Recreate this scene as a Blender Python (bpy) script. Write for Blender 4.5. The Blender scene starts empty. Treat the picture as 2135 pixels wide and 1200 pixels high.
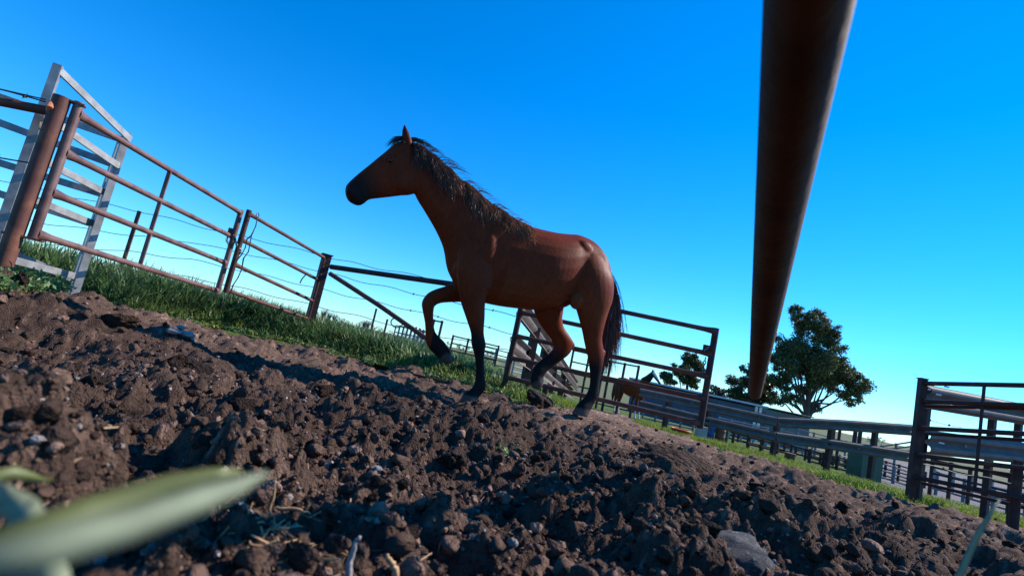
import bpy, bmesh, math, random
import numpy as np
from mathutils import Vector, Matrix
random.seed(7); rng = np.random.default_rng(11)
S = bpy.context.scene; C = S.collection
R_ = math.radians
# ------------------------------------------------------------------ camera
F = 1100.; W, H = 2135., 1200.
ROLL, PITCH, HC = R_(12.3), R_(7.6), .38
fw = np.array([0, math.cos(PITCH), math.sin(PITCH)]); rt = np.array([1., 0, 0]); upv = np.cross(rt, fw)
IR = rt*math.cos(ROLL)+upv*math.sin(ROLL); IU = -rt*math.sin(ROLL)+upv*math.cos(ROLL)
CAM = np.array([0, 0, HC])
def ray(px, py): return fw+IR*(px-W/2)/F+IU*(H/2-py)/F
def P(px, py, d): return CAM+ray(px, py)*d
cd = bpy.data.cameras.new('camera'); cam = bpy.data.objects.new('camera', cd); C.objects.link(cam)
cd.sensor_width = 36; cd.lens = 36*F/W; cd.clip_start = .01; cd.clip_end = 6000
M = Matrix.Identity(4)
for i in range(3): M[i][0], M[i][1], M[i][2] = IR[i], IU[i], -fw[i]
M[0][3], M[1][3], M[2][3] = CAM
cam.matrix_world = M
cd.dof.use_dof = True; cd.dof.focus_distance = 4.2; cd.dof.aperture_fstop = 6.8
S.camera = cam
# ------------------------------------------------------------------ sky, sun, exposure
SUN_AZ = R_(68)      # measured from +Y towards +X
SUN_EL = R_(36)
w = bpy.data.worlds.new('World'); S.world = w; w.use_nodes = True
nt = w.node_tree; bg = nt.nodes['Background']
sky = nt.nodes.new('ShaderNodeTexSky'); sky.sky_type = 'NISHITA'; sky.sun_disc = False
sky.sun_elevation = SUN_EL; sky.sun_rotation = SUN_AZ
sky.air_density = 1.0; sky.dust_density = 0; sky.ozone_density = 5.0; sky.altitude = 100
hs = nt.nodes.new('ShaderNodeHueSaturation'); hs.inputs['Saturation'].default_value = 1.35; hs.inputs['Hue'].default_value = .487
nt.links.new(sky.outputs[0], hs.inputs['Color']); tn = nt.nodes.new('ShaderNodeMix'); tn.data_type = 'RGBA'; tn.blend_type = 'MULTIPLY'; tn.inputs['Factor'].default_value = 1; tn.inputs['B'].default_value = (.53, .94, 1.3, 1)
nt.links.new(hs.outputs[0], tn.inputs['A']); nt.links.new(tn.outputs['Result'], bg.inputs['Color'])
bg.inputs['Strength'].default_value = .13
sd = bpy.data.lights.new('sun', 'SUN'); sd.energy = 5.0; sd.angle = R_(.53); sd.color = (1, .93, .84)
sun = bpy.data.objects.new('sun', sd); C.objects.link(sun)
sv = Vector((math.sin(SUN_AZ)*math.cos(SUN_EL), math.cos(SUN_AZ)*math.cos(SUN_EL), math.sin(SUN_EL)))
sun.rotation_euler = sv.to_track_quat('Z', 'Y').to_euler(); sun.location = (20, 12, 25)
S.view_settings.view_transform = 'Standard'; S.view_settings.look = 'None'
S.view_settings.exposure = .55; S.view_settings.gamma = 1
S.render.engine = 'CYCLES'
S.render.resolution_x, S.render.resolution_y = 1024, 575
# ------------------------------------------------------------------ noise helpers (numpy)
def hash2(ix, iy, k):
    n = (ix.astype(np.int64)*374761393+iy.astype(np.int64)*668265263+k*1274126177) & 0x7fffffff
    n = ((n ^ (n >> 13))*1274126177) & 0x7fffffff
    n = ((n ^ (n >> 15))*668265263) & 0x7fffffff
    return (n & 0xffffff)/float(0xffffff)
def vnoise(x, y, k=0):
    ix, iy = np.floor(x), np.floor(y); fx, fy = x-ix, y-iy
    fx = fx*fx*(3-2*fx); fy = fy*fy*(3-2*fy)
    a, b = hash2(ix, iy, k), hash2(ix+1, iy, k); c, d = hash2(ix, iy+1, k), hash2(ix+1, iy+1, k)
    return (a+(b-a)*fx)*(1-fy)+(c+(d-c)*fx)*fy
def fbm(x, y, o=4, k=0):
    s = 0; a = .5
    for i in range(o): s = s+a*vnoise(x, y, k+i*7); x = x*2.03+11.3; y = y*2.03+5.7; a *= .5
    return s
def lumps(x, y, k):      # rounded clods: dome round every jittered cell point, each of its own size
    ix, iy = np.floor(x), np.floor(y); out = np.zeros_like(x)
    for dx in (-1, 0, 1):
        for dy in (-1, 0, 1):
            cx, cy = ix+dx, iy+dy
            px = cx+.15+.7*hash2(cx, cy, k); py = cy+.15+.7*hash2(cx, cy, k+1)
            r = .25+.5*hash2(cx, cy, k+2)**1.5
            ex, ey = x-px, y-py; a0 = 6.283*hash2(cx, cy, k+3); d = np.full_like(x, -9.)
            for j in range(5):
                aj = a0+j*1.2566+.9*(hash2(cx, cy, k+4+j)-.5); d = np.maximum(d, (np.cos(aj)*ex+np.sin(aj)*ey)/(r*(.65+.35*hash2(cx, cy, k+11+j))))
            top = .45+.35*hash2(cx, cy, k+17)+.35*(hash2(cx, cy, k+18)-.5)*ex/r+.35*(hash2(cx, cy, k+19)-.5)*ey/r
            out = np.maximum(out, np.minimum(np.clip((1-d)*1.5, 0, 1), top)*r*1.15)
    return out
def sstep(v, a, b):
    t = np.clip((v-a)/(b-a), 0, 1); return t*t*(3-2*t)
def base_h(x, y):        # the lie of the land without clods
    x = np.asarray(x, float); y = np.asarray(y, float)
    t = .0437*np.maximum(0, x-.8)+.05*np.maximum(0, y-5)*sstep(x, -1, 3)
    z = -2.2*(1-np.exp(-t/2.2))
    z = z+.19*np.exp(-(x*x+y*y)/(1.45**2))
    z = z+.27*np.exp(-((x+3.6)**2+(y-2.6)**2)/(1.15**2))+.13*np.exp(-((x+2.85)**2+(y-4.0)**2)/(.8**2))
    z = z-.04*sstep(y, 6.5, 8.5)*(1-sstep(x, -1, 2))
    return z
def PG(px, py):          # where a pixel's ray meets the ground
    r = ray(px, py); lo = .2; t = lo
    while t < 400:
        p = CAM+r*t
        if p[2] < base_h(p[0], p[1]): break
        t *= 1.01
    return CAM+r*t
def gz(p): return float(base_h(p[0], p[1]))
# ------------------------------------------------------------------ materials
def mat(name, col, rough=.8, metal=0, var=.25, scale=8, bump=0, bscale=60, col2=None, c2scale=4, c2lo=.5, c2hi=.65, attr=None, transl=0, spec=.5, stretch=None):
    m = bpy.data.materials.new(name); m.use_nodes = True; n = m.node_tree; L = n.links
    b = n.nodes['Principled BSDF']; b.inputs['Roughness'].default_value = rough; b.inputs['Metallic'].default_value = metal
    b.inputs['Specular IOR Level'].default_value = spec
    tc = n.nodes.new('ShaderNodeTexCoord'); co = tc.outputs['Object']
    if stretch:
        mp = n.nodes.new('ShaderNodeMapping'); mp.inputs['Scale'].default_value = stretch; L.new(co, mp.inputs[0]); co = mp.outputs[0]
    def noise(s, d=5):
        t = n.nodes.new('ShaderNodeTexNoise'); t.inputs['Scale'].default_value = s; t.inputs['Detail'].default_value = d; L.new(co, t.inputs['Vector']); return t.outputs['Fac']
    if attr:
        a = n.nodes.new('ShaderNodeAttribute'); a.attribute_name = attr; base = a.outputs['Color']
    else:
        rgb = n.nodes.new('ShaderNodeRGB'); rgb.outputs[0].default_value = (*col, 1); base = rgb.outputs[0]
    if col2:
        rp = n.nodes.new('ShaderNodeMapRange'); rp.inputs['From Min'].default_value = c2lo; rp.inputs['From Max'].default_value = c2hi
        L.new(noise(c2scale, 8), rp.inputs['Value'])
        mx = n.nodes.new('ShaderNodeMix'); mx.data_type = 'RGBA'; L.new(rp.outputs[0], mx.inputs['Factor']); L.new(base, mx.inputs['A']); mx.inputs['B'].default_value = (*col2, 1); base = mx.outputs['Result']
    if var:
        mr = n.nodes.new('ShaderNodeMapRange'); mr.inputs['From Min'].default_value = .25; mr.inputs['From Max'].default_value = .75
        mr.inputs['To Min'].default_value = 1-var; mr.inputs['To Max'].default_value = 1+var; L.new(noise(scale), mr.inputs['Value'])
        v = n.nodes.new('ShaderNodeVectorMath'); v.operation = 'SCALE'; L.new(base, v.inputs[0]); L.new(mr.outputs[0], v.inputs['Scale']); base = v.outputs[0]
    L.new(base, b.inputs['Base Color'])
    if bump:
        bp = n.nodes.new('ShaderNodeBump'); bp.inputs['Strength'].default_value = 1; bp.inputs['Distance'].default_value = bump
        L.new(noise(bscale, 8), bp.inputs['Height']); L.new(bp.outputs[0], b.inputs['Normal'])
    if transl:
        tr = n.nodes.new('ShaderNodeBsdfTranslucent'); L.new(base, tr.inputs['Color']); ms = n.nodes.new('ShaderNodeMixShader'); ms.inputs[0].default_value = transl
        L.new(b.outputs[0], ms.inputs[1]); L.new(tr.outputs[0], ms.inputs[2]); L.new(ms.outputs[0], n.nodes['Material Output'].inputs['Surface'])
    return m
MT = dict(
    dirt=mat('churned_soil', (.1, .06, .045), .95, attr='col', var=.45, scale=45, bump=.02, bscale=150, spec=.08),
    clod=mat('clod_soil', (.1, .06, .045), .95, attr='col', var=.4, scale=6, bump=.35, bscale=7, spec=.1),
    rust=mat('rusty_pipe', (.10, .036, .025), .6, spec=.3, var=.35, scale=9, bump=.001, bscale=90, col2=(.2, .075, .035), c2scale=6, c2lo=.5, c2hi=.7),
    rustdark=mat('dark_brown_steel', (.045, .02, .017), .65, spec=.25, var=.35, scale=9, bump=.001, bscale=80, col2=(.12, .045, .025), c2scale=5, c2lo=.55, c2hi=.75),
    rustpale=mat('pale_rusty_pipe', (.16, .085, .07), .5, var=.3, scale=12, bump=.001, bscale=90, col2=(.1, .04, .03), c2scale=7, c2lo=.45, c2hi=.65),  # paler, pinker tone than the other rusty pipe
    overpipe=mat('old_brown_pipe', (.075, .03, .016), .75, spec=.15, var=.4, scale=10, bump=.0015, bscale=60, col2=(.09, .04, .018), c2scale=9, c2lo=.5, c2hi=.7, stretch=(1, 1, 1)),
    galv=mat('galvanised_steel', (.25, .25, .25), .5, .3, var=.35, scale=14, bump=.0008, bscale=60),
    beam=mat('weathered_guard_rail', (.15, .12, .11), .7, .0, spec=.2, var=.3, scale=5, bump=.001, bscale=30, col2=(.16, .11, .08), c2scale=2.5, c2lo=.5, c2hi=.75),
    wire=mat('dull_fence_wire', (.07, .07, .075), .5, .6, var=.2),
    chain=mat('chain_steel', (.12, .1, .09), .45, .7, var=.3),
    grass=mat('short_grass', (.16, .24, .03), .6, var=.35, scale=1.6, transl=.4, spec=.25, attr='col'),
    crop=mat('green_crop_leaves', (.05, .12, .025), .42, var=.3, scale=3, transl=.42, spec=.35, attr='col'),
    weed=mat('broad_weed_leaves', (.12, .19, .05), .5, var=.3, scale=9, transl=.3),
    leafbig=mat('broad_tree_leaves', (.045, .06, .018), .5, var=.4, scale=1.2, transl=.25, attr='col'),
    bark=mat('tree_bark', (.07, .05, .04), .9, var=.3, scale=6, bump=.01, bscale=20),
    fartree=mat('far_tree_leaves', (.035, .05, .03), .7, var=.4, scale=.6, transl=.15),
    bare=mat('bare_twigs', (.12, .085, .07), .9, var=.2),
    blade=mat('pale_grass_blade', (.27, .31, .2), .7, var=.25, scale=60, transl=.4),
    olive=mat('olive_grass_blade', (.16, .18, .06), .5, var=.2, scale=30, transl=.3),
    straw=mat('dry_straw', (.42, .24, .11), .7, var=.35, scale=60),
    palestone=mat('pale_stone', (.3, .26, .24), .8, var=.3, scale=20, bump=.003, bscale=40),
    bluestone=mat('blue_grey_stone', (.042, .044, .05), .8, spec=.2, var=.35, scale=12, bump=.003, bscale=30, col2=(.16, .14, .13), c2scale=7, c2lo=.55, c2hi=.7),
    hair=mat('black_brown_hair', (.035, .015, .01), .42, var=.5, scale=14, spec=.6, transl=.15),
    tail=mat('tail_hair', (.03, .011, .008), .45, attr='col', var=.3, scale=20, spec=.5, transl=.25),
    eye=mat('eye_gloss', (.008, .005, .004), .08, var=0),
    roofblue=mat('pale_blue_roof_sheet', (.34, .4, .47), .4, .3, var=.15, scale=1),
    wallblue=mat('slate_blue_wall', (.06, .085, .13), .7, var=.2, scale=1),
    wallgreen=mat('grey_green_wall', (.12, .15, .14), .7, var=.15, scale=1),
    white=mat('white_paint', (.7, .7, .68), .6, var=.12, scale=4),
    greendrum=mat('dark_green_paint', (.012, .07, .04), .45, var=.3, scale=5, col2=(.05, .035, .03), c2scale=3, c2lo=.6, c2hi=.75),
    bluedrum=mat('blue_plastic', (.02, .09, .3), .45, var=.15),
    browndrum=mat('rust_brown_drum', (.16, .07, .035), .7, var=.4, scale=6),
    orange=mat('orange_plastic', (.6, .1, .02), .5, var=.15),
    grey=mat('grey_blue_yard_steel', (.13, .15, .17), .5, .3, var=.3, scale=2),
    concrete=mat('pale_concrete', (.42, .36, .3), .9, var=.2, scale=3, bump=.004, bscale=20),
    wood=mat('grey_post', (.06, .045, .04), .8, var=.3),
    rag=mat('orange_rag', (.5, .16, .08), .8, var=.2),
)
# ------------------------------------------------------------------ object helpers
def tag(o, label=None, cat=None, group=None, kind=None):
    for k, v in (('label', label), ('category', cat), ('group', group), ('kind', kind)):
        if v: o[k] = v
    return o
def thing(name, loc, label, cat, group=None):
    o = bpy.data.objects.new(name, None); o.empty_display_size = .1; o.location = tuple(loc); C.objects.link(o)
    return tag(o, label, cat, group)
class MB:
    def __init__(s): s.v = []; s.f = []
    def ring_loft(s, rings, cap=True):
        n = len(rings[0]); b = len(s.v)
        for r in rings: s.v += [tuple(map(float, p)) for p in r]
        for i in range(len(rings)-1):
            for j in range(n):
                k = (j+1) % n; s.f.append((b+i*n+j, b+i*n+k, b+(i+1)*n+k, b+(i+1)*n+j))
        if cap: s.f.append(tuple(b+j for j in range(n))[::-1]); s.f.append(tuple(b+(len(rings)-1)*n+j for j in range(n)))
        return s
    def tube(s, pts, rad, n=10, cap=True):
        pts = [np.array(p, float) for p in pts]; rad = rad if hasattr(rad, '__len__') else [rad]*len(pts)
        rings = []; a = None
        for i, p in enumerate(pts):
            t = pts[min(i+1, len(pts)-1)]-pts[max(i-1, 0)]; t = t/(np.linalg.norm(t)+1e-9)
            if a is None: a = np.cross(t, [0, 0, 1] if abs(t[2]) < .9 else [1, 0, 0])
            a = a-t*(a@t); a = a/(np.linalg.norm(a)+1e-9); b = np.cross(t, a)
            rings.append([p+rad[i]*(math.cos(q)*a+math.sin(q)*b) for q in np.linspace(0, 2*math.pi, n, endpoint=False)])
        return s.ring_loft(rings, cap)
    def bar(s, a, b, wd, ht, up=(0, 0, 1), bev=.0):      # rectangular bar from a to b
        a = np.array(a, float); b = np.array(b, float); t = b-a; t /= np.linalg.norm(t)
        u = np.array(up, float); sd_ = np.cross(t, u); sd_ /= np.linalg.norm(sd_); u = np.cross(sd_, t)
        c = min(wd, ht)*.18
        prof = [(-wd/2+c, -ht/2), (wd/2-c, -ht/2), (wd/2, -ht/2+c), (wd/2, ht/2-c), (wd/2-c, ht/2), (-wd/2+c, ht/2), (-wd/2, ht/2-c), (-wd/2, -ht/2+c)]
        return s.ring_loft([[p+sd_*x+u*y for x, y in prof] for p in (a, b)])
    def box(s, c, d, rz=0):
        c = np.array(c, float); ca, sa = math.cos(rz), math.sin(rz); b = len(s.v)
        for z in (-1, 1):
            for x, y in ((-1, -1), (1, -1), (1, 1), (-1, 1)):
                X, Y = x*d[0]/2, y*d[1]/2; s.v.append((c[0]+X*ca-Y*sa, c[1]+X*sa+Y*ca, c[2]+z*d[2]/2))
        for q in ((3, 2, 1, 0), (4, 5, 6, 7), (0, 1, 5, 4), (1, 2, 6, 5), (2, 3, 7, 6), (3, 0, 4, 7)): s.f.append(tuple(b+i for i in q))
        return s
    def mesh(s, name, m, smooth=True):
        me = bpy.data.meshes.new(name); me.from_pydata(s.v, [], s.f); me.materials.append(m)
        if smooth: me.shade_smooth() if hasattr(me, 'shade_smooth') else None
        return me
    def build(s, name, m, parent=None, smooth=True, sharp=True):
        o = bpy.data.objects.new(name, s.mesh(name, m, smooth)); C.objects.link(o)
        if smooth and sharp:
            try: o.data.set_sharp_from_angle(angle=R_(40))
            except Exception: pass
        if parent is not None:
            o.parent = parent; o.matrix_parent_inverse = Matrix.Translation(-Vector(parent.location))
        return o
def mesh_np(name, v, tris, m, attr=None, smooth=False, quads=None):
    me = bpy.data.meshes.new(name); v = np.asarray(v, np.float32); fs = tris if quads is None else quads; k = fs.shape[1]
    me.vertices.add(len(v)); me.vertices.foreach_set('co', v.ravel())
    me.loops.add(fs.size); me.loops.foreach_set('vertex_index', fs.astype(np.int32).ravel())
    me.polygons.add(len(fs)); me.polygons.foreach_set('loop_start', np.arange(0, fs.size, k, dtype=np.int32))
    me.polygons.foreach_set('use_smooth', np.full(len(fs), smooth))
    if attr is not None:
        a = me.color_attributes.new('col', 'FLOAT_COLOR', 'POINT'); c = np.ones((len(v), 4), np.float32); c[:, :3] = attr; a.data.foreach_set('color', c.ravel())
    me.materials.append(m); me.update(); me.validate()
    o = bpy.data.objects.new(name, me); C.objects.link(o); return o
# ------------------------------------------------------------------ ground
BPX = [(-200, 640), (60, 600), (150, 607), (250, 640), (400, 676), (500, 694), (640, 724), (760, 752), (850, 777), (960, 803), (1050, 826), (1140, 848), (1200, 851)]
BPR = [(1325, 880), (1420, 908), (1500, 932), (1620, 968), (1750, 1010), (1880, 1042), (2000, 1065), (2110, 1092), (2400, 1160)]
bl = []
for px, py in BPX+BPR:
    p = PG(px, py); bl.append((math.atan2(p[0], p[1]), math.hypot(p[0], p[1]) if px > 300 else 6.4))
bl.sort(); BT = np.array([b[0] for b in bl]); BRr = np.array([b[1] for b in bl])
TH0, TH1 = math.atan2(*PG(1205, 851)[:2]), math.atan2(*PG(1318, 879)[:2])
def bound(th):
    r = np.interp(th, BT, BRr)
    path = sstep(th, TH0-.01, TH0+.012)*(1-sstep(th, TH1-.012, TH1+.01))
    return r+path*9.0
def zones(x, y):
    r = np.hypot(x, y); th = np.arctan2(x, y); rb = bound(th)
    n = fbm(x*2.3, y*2.3, 4, 3)-.47; n2 = fbm(x*.7, y*.7, 3, 31)-.45
    dirt = 1-sstep(r*(1+.22*n), rb*.985, rb*1.03)
    pale = (.5+.5*sstep(th, TH0-.12, TH0)-.5*sstep(th, TH1+.05, TH1+.3))*sstep(r+1.6*n, np.minimum(rb*.62, 3.6), np.minimum(rb*.95, 5.0))
    return r, th, rb, dirt, pale, n, n2
def rough_amp(x, y):
    r, th, rb, dirt, pale, n, n2 = zones(x, y)
    return dirt*(1-.66*pale)+.03
def detail_h(x, y):
    a = rough_amp(x, y); r = np.hypot(x, y); wx = x+.035*(fbm(x*9, y*9, 3, 50)-.5); wy = y+.035*(fbm(x*9+40, y*9, 3, 60)-.5)
    w2x = wx+.05*(fbm(x*22, y*22, 4, 150)-.47); w2y = wy+.05*(fbm(x*22+9, y*22+3, 4, 160)-.47)
    h = .26*.62*lumps(w2x/.26, w2y/.26, 5)*(.3+1.1*vnoise(x*1.7, y*1.7, 90))
    h = h+.11*.6*lumps(w2x/.11, w2y/.11, 15)*(.3+1.2*vnoise(x*4, y*4, 95))
    h = h+.045*.6*lumps(w2x/.045, w2y/.045, 25)*(.2+1.3*vnoise(x*9, y*9, 97))
    h = h+(1-sstep(r, 1.5, 3.2))*.032*(fbm(x*60, y*60, 3, 170)-.47)+.06*np.abs(fbm(x*26, y*26, 2, 180)-.4)*(1-.7*sstep(r, 2, 4))
    h = h+.05*(fbm(x*5, y*5, 5, 70)-.5)+.25*(fbm(x*2.3, y*2.3, 3, 80)-.5)*(.25+.75*sstep(r, .5, 1.3))
    return (h-.05)*a*(.6+.4*sstep(r, .15, .8))
def ground_h(x, y): return base_h(x, y)+detail_h(x, y)
th = np.concatenate([np.linspace(-R_(180), -R_(62), 60, endpoint=False), np.linspace(-R_(62), R_(62), 720, endpoint=False), np.linspace(R_(62), R_(180), 60, endpoint=False)])
rr = np.concatenate([[.02], np.geomspace(.1, 8.5, 620), np.geomspace(8.7, 3500, 90)])
TT, RR = np.meshgrid(th, rr); GX, GY = RR*np.sin(TT), RR*np.cos(TT)
gx, gy = GX.ravel(), GY.ravel(); zz = ground_h(gx, gy)
r_, t_, rb_, dirt_, pale_, n_, n2_ = zones(gx, gy)
def L3(c): return np.array(c)[None, :]
dk = (.086, .053, .039); pl = (.23, .145, .104)
pm = np.clip(pale_*.8+.35*(n_+.0), 0, 1)[:, None]
colr = L3(dk)*(1-pm)+L3(pl)*pm
colr = colr*(1+.9*(fbm(gx*1.6, gy*1.6, 3, 140)-.47))[:, None]
colr = colr*(1+.6*(fbm(gx*14, gy*14, 3, 120)-.47)+1.6*sstep(fbm(gx*70, gy*70, 2, 125), .5, .66))[:, None]
grn = L3((.085, .12, .025))*(1+.8*n_)[:, None]
far = sstep(r_, 20, 60)[:, None]
grn = grn*(1-far)+L3((.13, .14, .07))*far
grav = (sstep(t_, .60, .66)*sstep(r_, 16, 19))[:, None]*(1-sstep(r_, 90, 140))[:, None]
grn = grn*(1-grav)+L3((.2, .18, .165))*grav
colr = colr*dirt_[:, None]+grn*(1-dirt_[:, None])
nR, nT = RR.shape; I = np.arange(nR*nT).reshape(nR, nT); J = np.roll(I, -1, 1)
q = np.stack([I[:-1], I[1:], J[1:], J[:-1]], -1).reshape(-1, 4)
g = mesh_np('ground', np.stack([gx, gy, zz], 1), None, MT['dirt'], colr, True, quads=q); tag(g, kind='structure')
# loose crumbs: one mass nobody could count
def ico(sub, seed, amp=.25, fr=1.6):
    bm = bmesh.new(); bmesh.ops.create_icosphere(bm, subdivisions=sub, radius=1)
    from mathutils import noise as mn
    rs_ = random.Random(seed*13+sub); cuts = [] if amp < .2 else [(Vector((rs_.gauss(0, 1), rs_.gauss(0, 1), rs_.gauss(0, 1))).normalized(), rs_.uniform(.5, .85)) for _ in range(9)]
    for v in bm.verts:
        c = v.co.copy(); o = Vector((seed*7.3, seed*3.1, seed*1.7))
        k = 1+amp*(mn.noise(c*fr+o)*1.3+.6*mn.noise(c*fr*2.4+o)+.45*mn.noise(c*fr*5+o)+(.3*mn.noise(c*fr*11+o) if sub > 3 else 0))
        p_ = c*k
        for nv_, dd_ in cuts:
            e_ = p_.dot(nv_)-dd_
            if e_ > 0: p_ = p_-nv_*e_*.85
        v.co = p_
    bm.verts.ensure_lookup_table(); v = np.array([x.co[:] for x in bm.verts]); f = np.array([[x.index for x in q.verts] for q in bm.faces]); bm.free(); return v, f
def crumbs(name, n, rmin, rmax, smin, smax, protos, power, palefrac, label):
    u = rng.random(n); r = rmin*(rmax/rmin)**u; t = rng.uniform(-R_(56), R_(56), n); x, y = r*np.sin(t), r*np.cos(t)
    a = rough_amp(x, y); keep = (a > .12) & (np.arctan2(x, y) > -2); x, y, r, a = x[keep], y[keep], r[keep], a[keep]; n = len(x)
    s = smin*(smax/smin)**(rng.random(n)**power); s = s*np.clip(.35+.25*r, .4, 1)*(.45+.55*np.clip(a, 0, 1)); z = ground_h(x, y)
    V, Fc, Cc = [], [], []; off = 0
    which = rng.integers(0, len(protos), n)
    for k, (pv, pf) in enumerate(protos):
        m = which == k; c = m.sum()
        A = rng.uniform(0, 6.28, c); B = rng.uniform(0, 6.28, c)
        ca, sa, cb, sb = np.cos(A), np.sin(A), np.cos(B), np.sin(B)
        Rm = np.stack([np.stack([ca, -sa*cb, sa*sb], -1), np.stack([sa, ca*cb, -ca*sb], -1), np.stack([0*ca, sb, cb], -1)], 1)
        vv = np.einsum('nij,vj->nvi', Rm, pv)*s[m][:, None, None]*np.array([1, 1, .8])
        vv = vv+np.stack([x[m], y[m], z[m]+.35*s[m]], 1)[:, None, :]
        pw = np.clip((1-a[m])*.9, 0, 1)[:, None]*rng.uniform(.3, 1.1, (c, 1)); cc = L3(dk)*(1-pw)+L3(pl)*pw
        cc = cc*rng.uniform(.6, 1.4, (c, 1))*np.where(rng.random((c, 1)) < .28, 2.4, 1); isp = (rng.random(c) < palefrac)[:, None]; cc = np.where(isp, L3((.36, .31, .28))*rng.uniform(.6, 1.1, (c, 1)), cc)  # brighter share: dry grains and painted soil highlights; pale share: pebbles
        nv = len(pv); Fc.append((pf[None]+(off+np.arange(c)*nv)[:, None, None]).reshape(-1, 3)); V.append(vv.reshape(-1, 3)); Cc.append(np.repeat(cc, nv, 0)); off += c*nv
    o = mesh_np(name, np.concatenate(V), np.concatenate(Fc), MT['clod'], np.concatenate(Cc), smax > .02)
    return tag(o, label, 'soil', kind='stuff')
crumbs('soil_crumbs', 36000, .3, 7.0, .0028, .013, [ico(1, i, .4) for i in range(3)], 1.5, .14, 'small crumbs of soil and grit scattered over the churned ground')
crumbs('track_grit', 3000, 2.6, 8, .004, .013, [ico(1, i+30, .4) for i in range(3)], 1.5, .12, 'fine grit and pebbles on the pale trodden track')
crumbs('soil_lumps', 2800, .4, 6.5, .013, .04, [ico(2, i+9, .38) for i in range(4)], 1.6, .006, 'loose brown soil lumps strewn over the churned ground')
# ------------------------------------------------------------------ single clods and stones
CL = []
for i in range(7):
    v, f = ico(4, 20+i, .42, 1.5); me = bpy.data.meshes.new('dirt_clod'); me.from_pydata([tuple(x) for x in v], [], [tuple(map(int, x)) for x in f]); me.shade_smooth()
    a = me.color_attributes.new('col', 'FLOAT_COLOR', 'POINT'); k = (.8, 1, 1.25, .9, 1.1, .7, 1.35)[i]
    a.data.foreach_set('color', np.tile(np.array([*(np.array(dk)*k), 1], np.float32), len(v))); me.materials.append(MT['clod']); CL.append(me)
def clod(px, py, size, me, name, label, cat, group=None, m=None, sc=(1, 1, .75), rz=None, sink=.25):
    p = PG(px, py); o = bpy.data.objects.new(name, me if m is None else me.copy()); C.objects.link(o)
    if m is not None: o.data.materials.clear(); o.data.materials.append(m)
    d = np.linalg.norm(p-CAM); s = size*d/F/2
    o.location = (p[0], p[1], float(ground_h(np.array([p[0]]), np.array([p[1]]))[0])+s*sc[2]*(1-2*sink)*.8)
    o.scale = (s*sc[0], s*sc[1], s*sc[2]); o.rotation_euler = (0, 0, random.uniform(0, 6.28) if rz is None else rz)
    return tag(o, label, cat, group)
NAMED = [(1405, 975, 130, 'dark lopsided clod between the grey rock and the pale track'), (380, 775, 75, 'dark clod rising beside the bluish patch of crushed stone'),
         (1125, 846, 72, 'dark heap of dung on the track beneath the raised hind hoof'), (235, 685, 48, 'long jagged clod near the foot of the galvanised rack')]
for px, py, s, lb in NAMED: clod(px, py, s, CL[len(lb) % 3], 'dirt_clod', lb, 'clod', sc=(1.25, .9, .6))
pts = []
tries = 0
while len(pts) < 130 and tries < 9000:
    tries += 1; px = random.uniform(-40, 2150); hy = 743+.218*(px-1036); py = hy+70+random.random()**1.3*(1180-hy-70)
    if py > 1195 or py < hy+75: continue
    p = PG(px, py); d = np.linalg.norm(p-CAM)
    if rough_amp(np.array([p[0]]), np.array([p[1]]))[0] < .25 or d < .45: continue
    s = random.uniform(.03, .085)*random.choice((.6, .8, 1, 1.25))*F/d*min(1, .4+.3*d)
    if any((px-a)**2+(py-b)**2 < (1.1*(s+c)/2)**2 for a, b, c in pts): continue
    pts.append((px, py, s)); clod(px, py, s, random.choice(CL), 'dirt_clod', 'crumbly dark brown dirt clod lying loose on the churned ground', 'clod', 'loose dirt clods on the churned ground', sc=(1, random.uniform(.8, 1.15), random.uniform(.65, .95)))
sv_, sf_ = ico(4, 77, .19, 1.7); rock_me = bpy.data.meshes.new('rock'); rock_me.from_pydata([tuple(x) for x in sv_], [], [tuple(map(int, x)) for x in sf_]); rock_me.shade_smooth(); rock_me.materials.append(MT['palestone'])
clod(1520, 1150, 150, rock_me, 'rock', 'large smooth blue-grey rock half buried in the soil', 'rock', m=MT['bluestone'], sc=(1.15, .7, .6), rz=.25, sink=.42)
clod(787, 975, 30, rock_me, 'stone', 'round pale stone perched on the dark soil ridge', 'stone', m=MT['palestone'], sink=-.1)
clod(1530, 1016, 42, rock_me, 'stone', 'whitish crusted lump of stone in the dark soil', 'stone', m=MT['palestone'], sc=(1.2, .9, .5), sink=.05)
clod(690, 955, 26, rock_me, 'stone', 'small pinkish pebble next to the pale round stone', 'stone', m=MT['palestone'], sink=-.1)
clod(1660, 1150, 44, rock_me, 'stone', 'flat chalky white stone lying right of the blue-grey rock', 'stone', m=MT['palestone'], sc=(1.2, .8, .35), sink=0)
for k, (px, py) in enumerate(((372, 700), (395, 703), (410, 708), (385, 709), (425, 712), (358, 703))):
    clod(px, py, random.uniform(14, 24), rock_me, 'stone', 'bluish piece of crushed stone in the small pale patch', 'stone', 'crushed stone pieces in the pale patch', m=MT['palestone'], sc=(1.2, .9, .5), sink=0)
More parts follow.
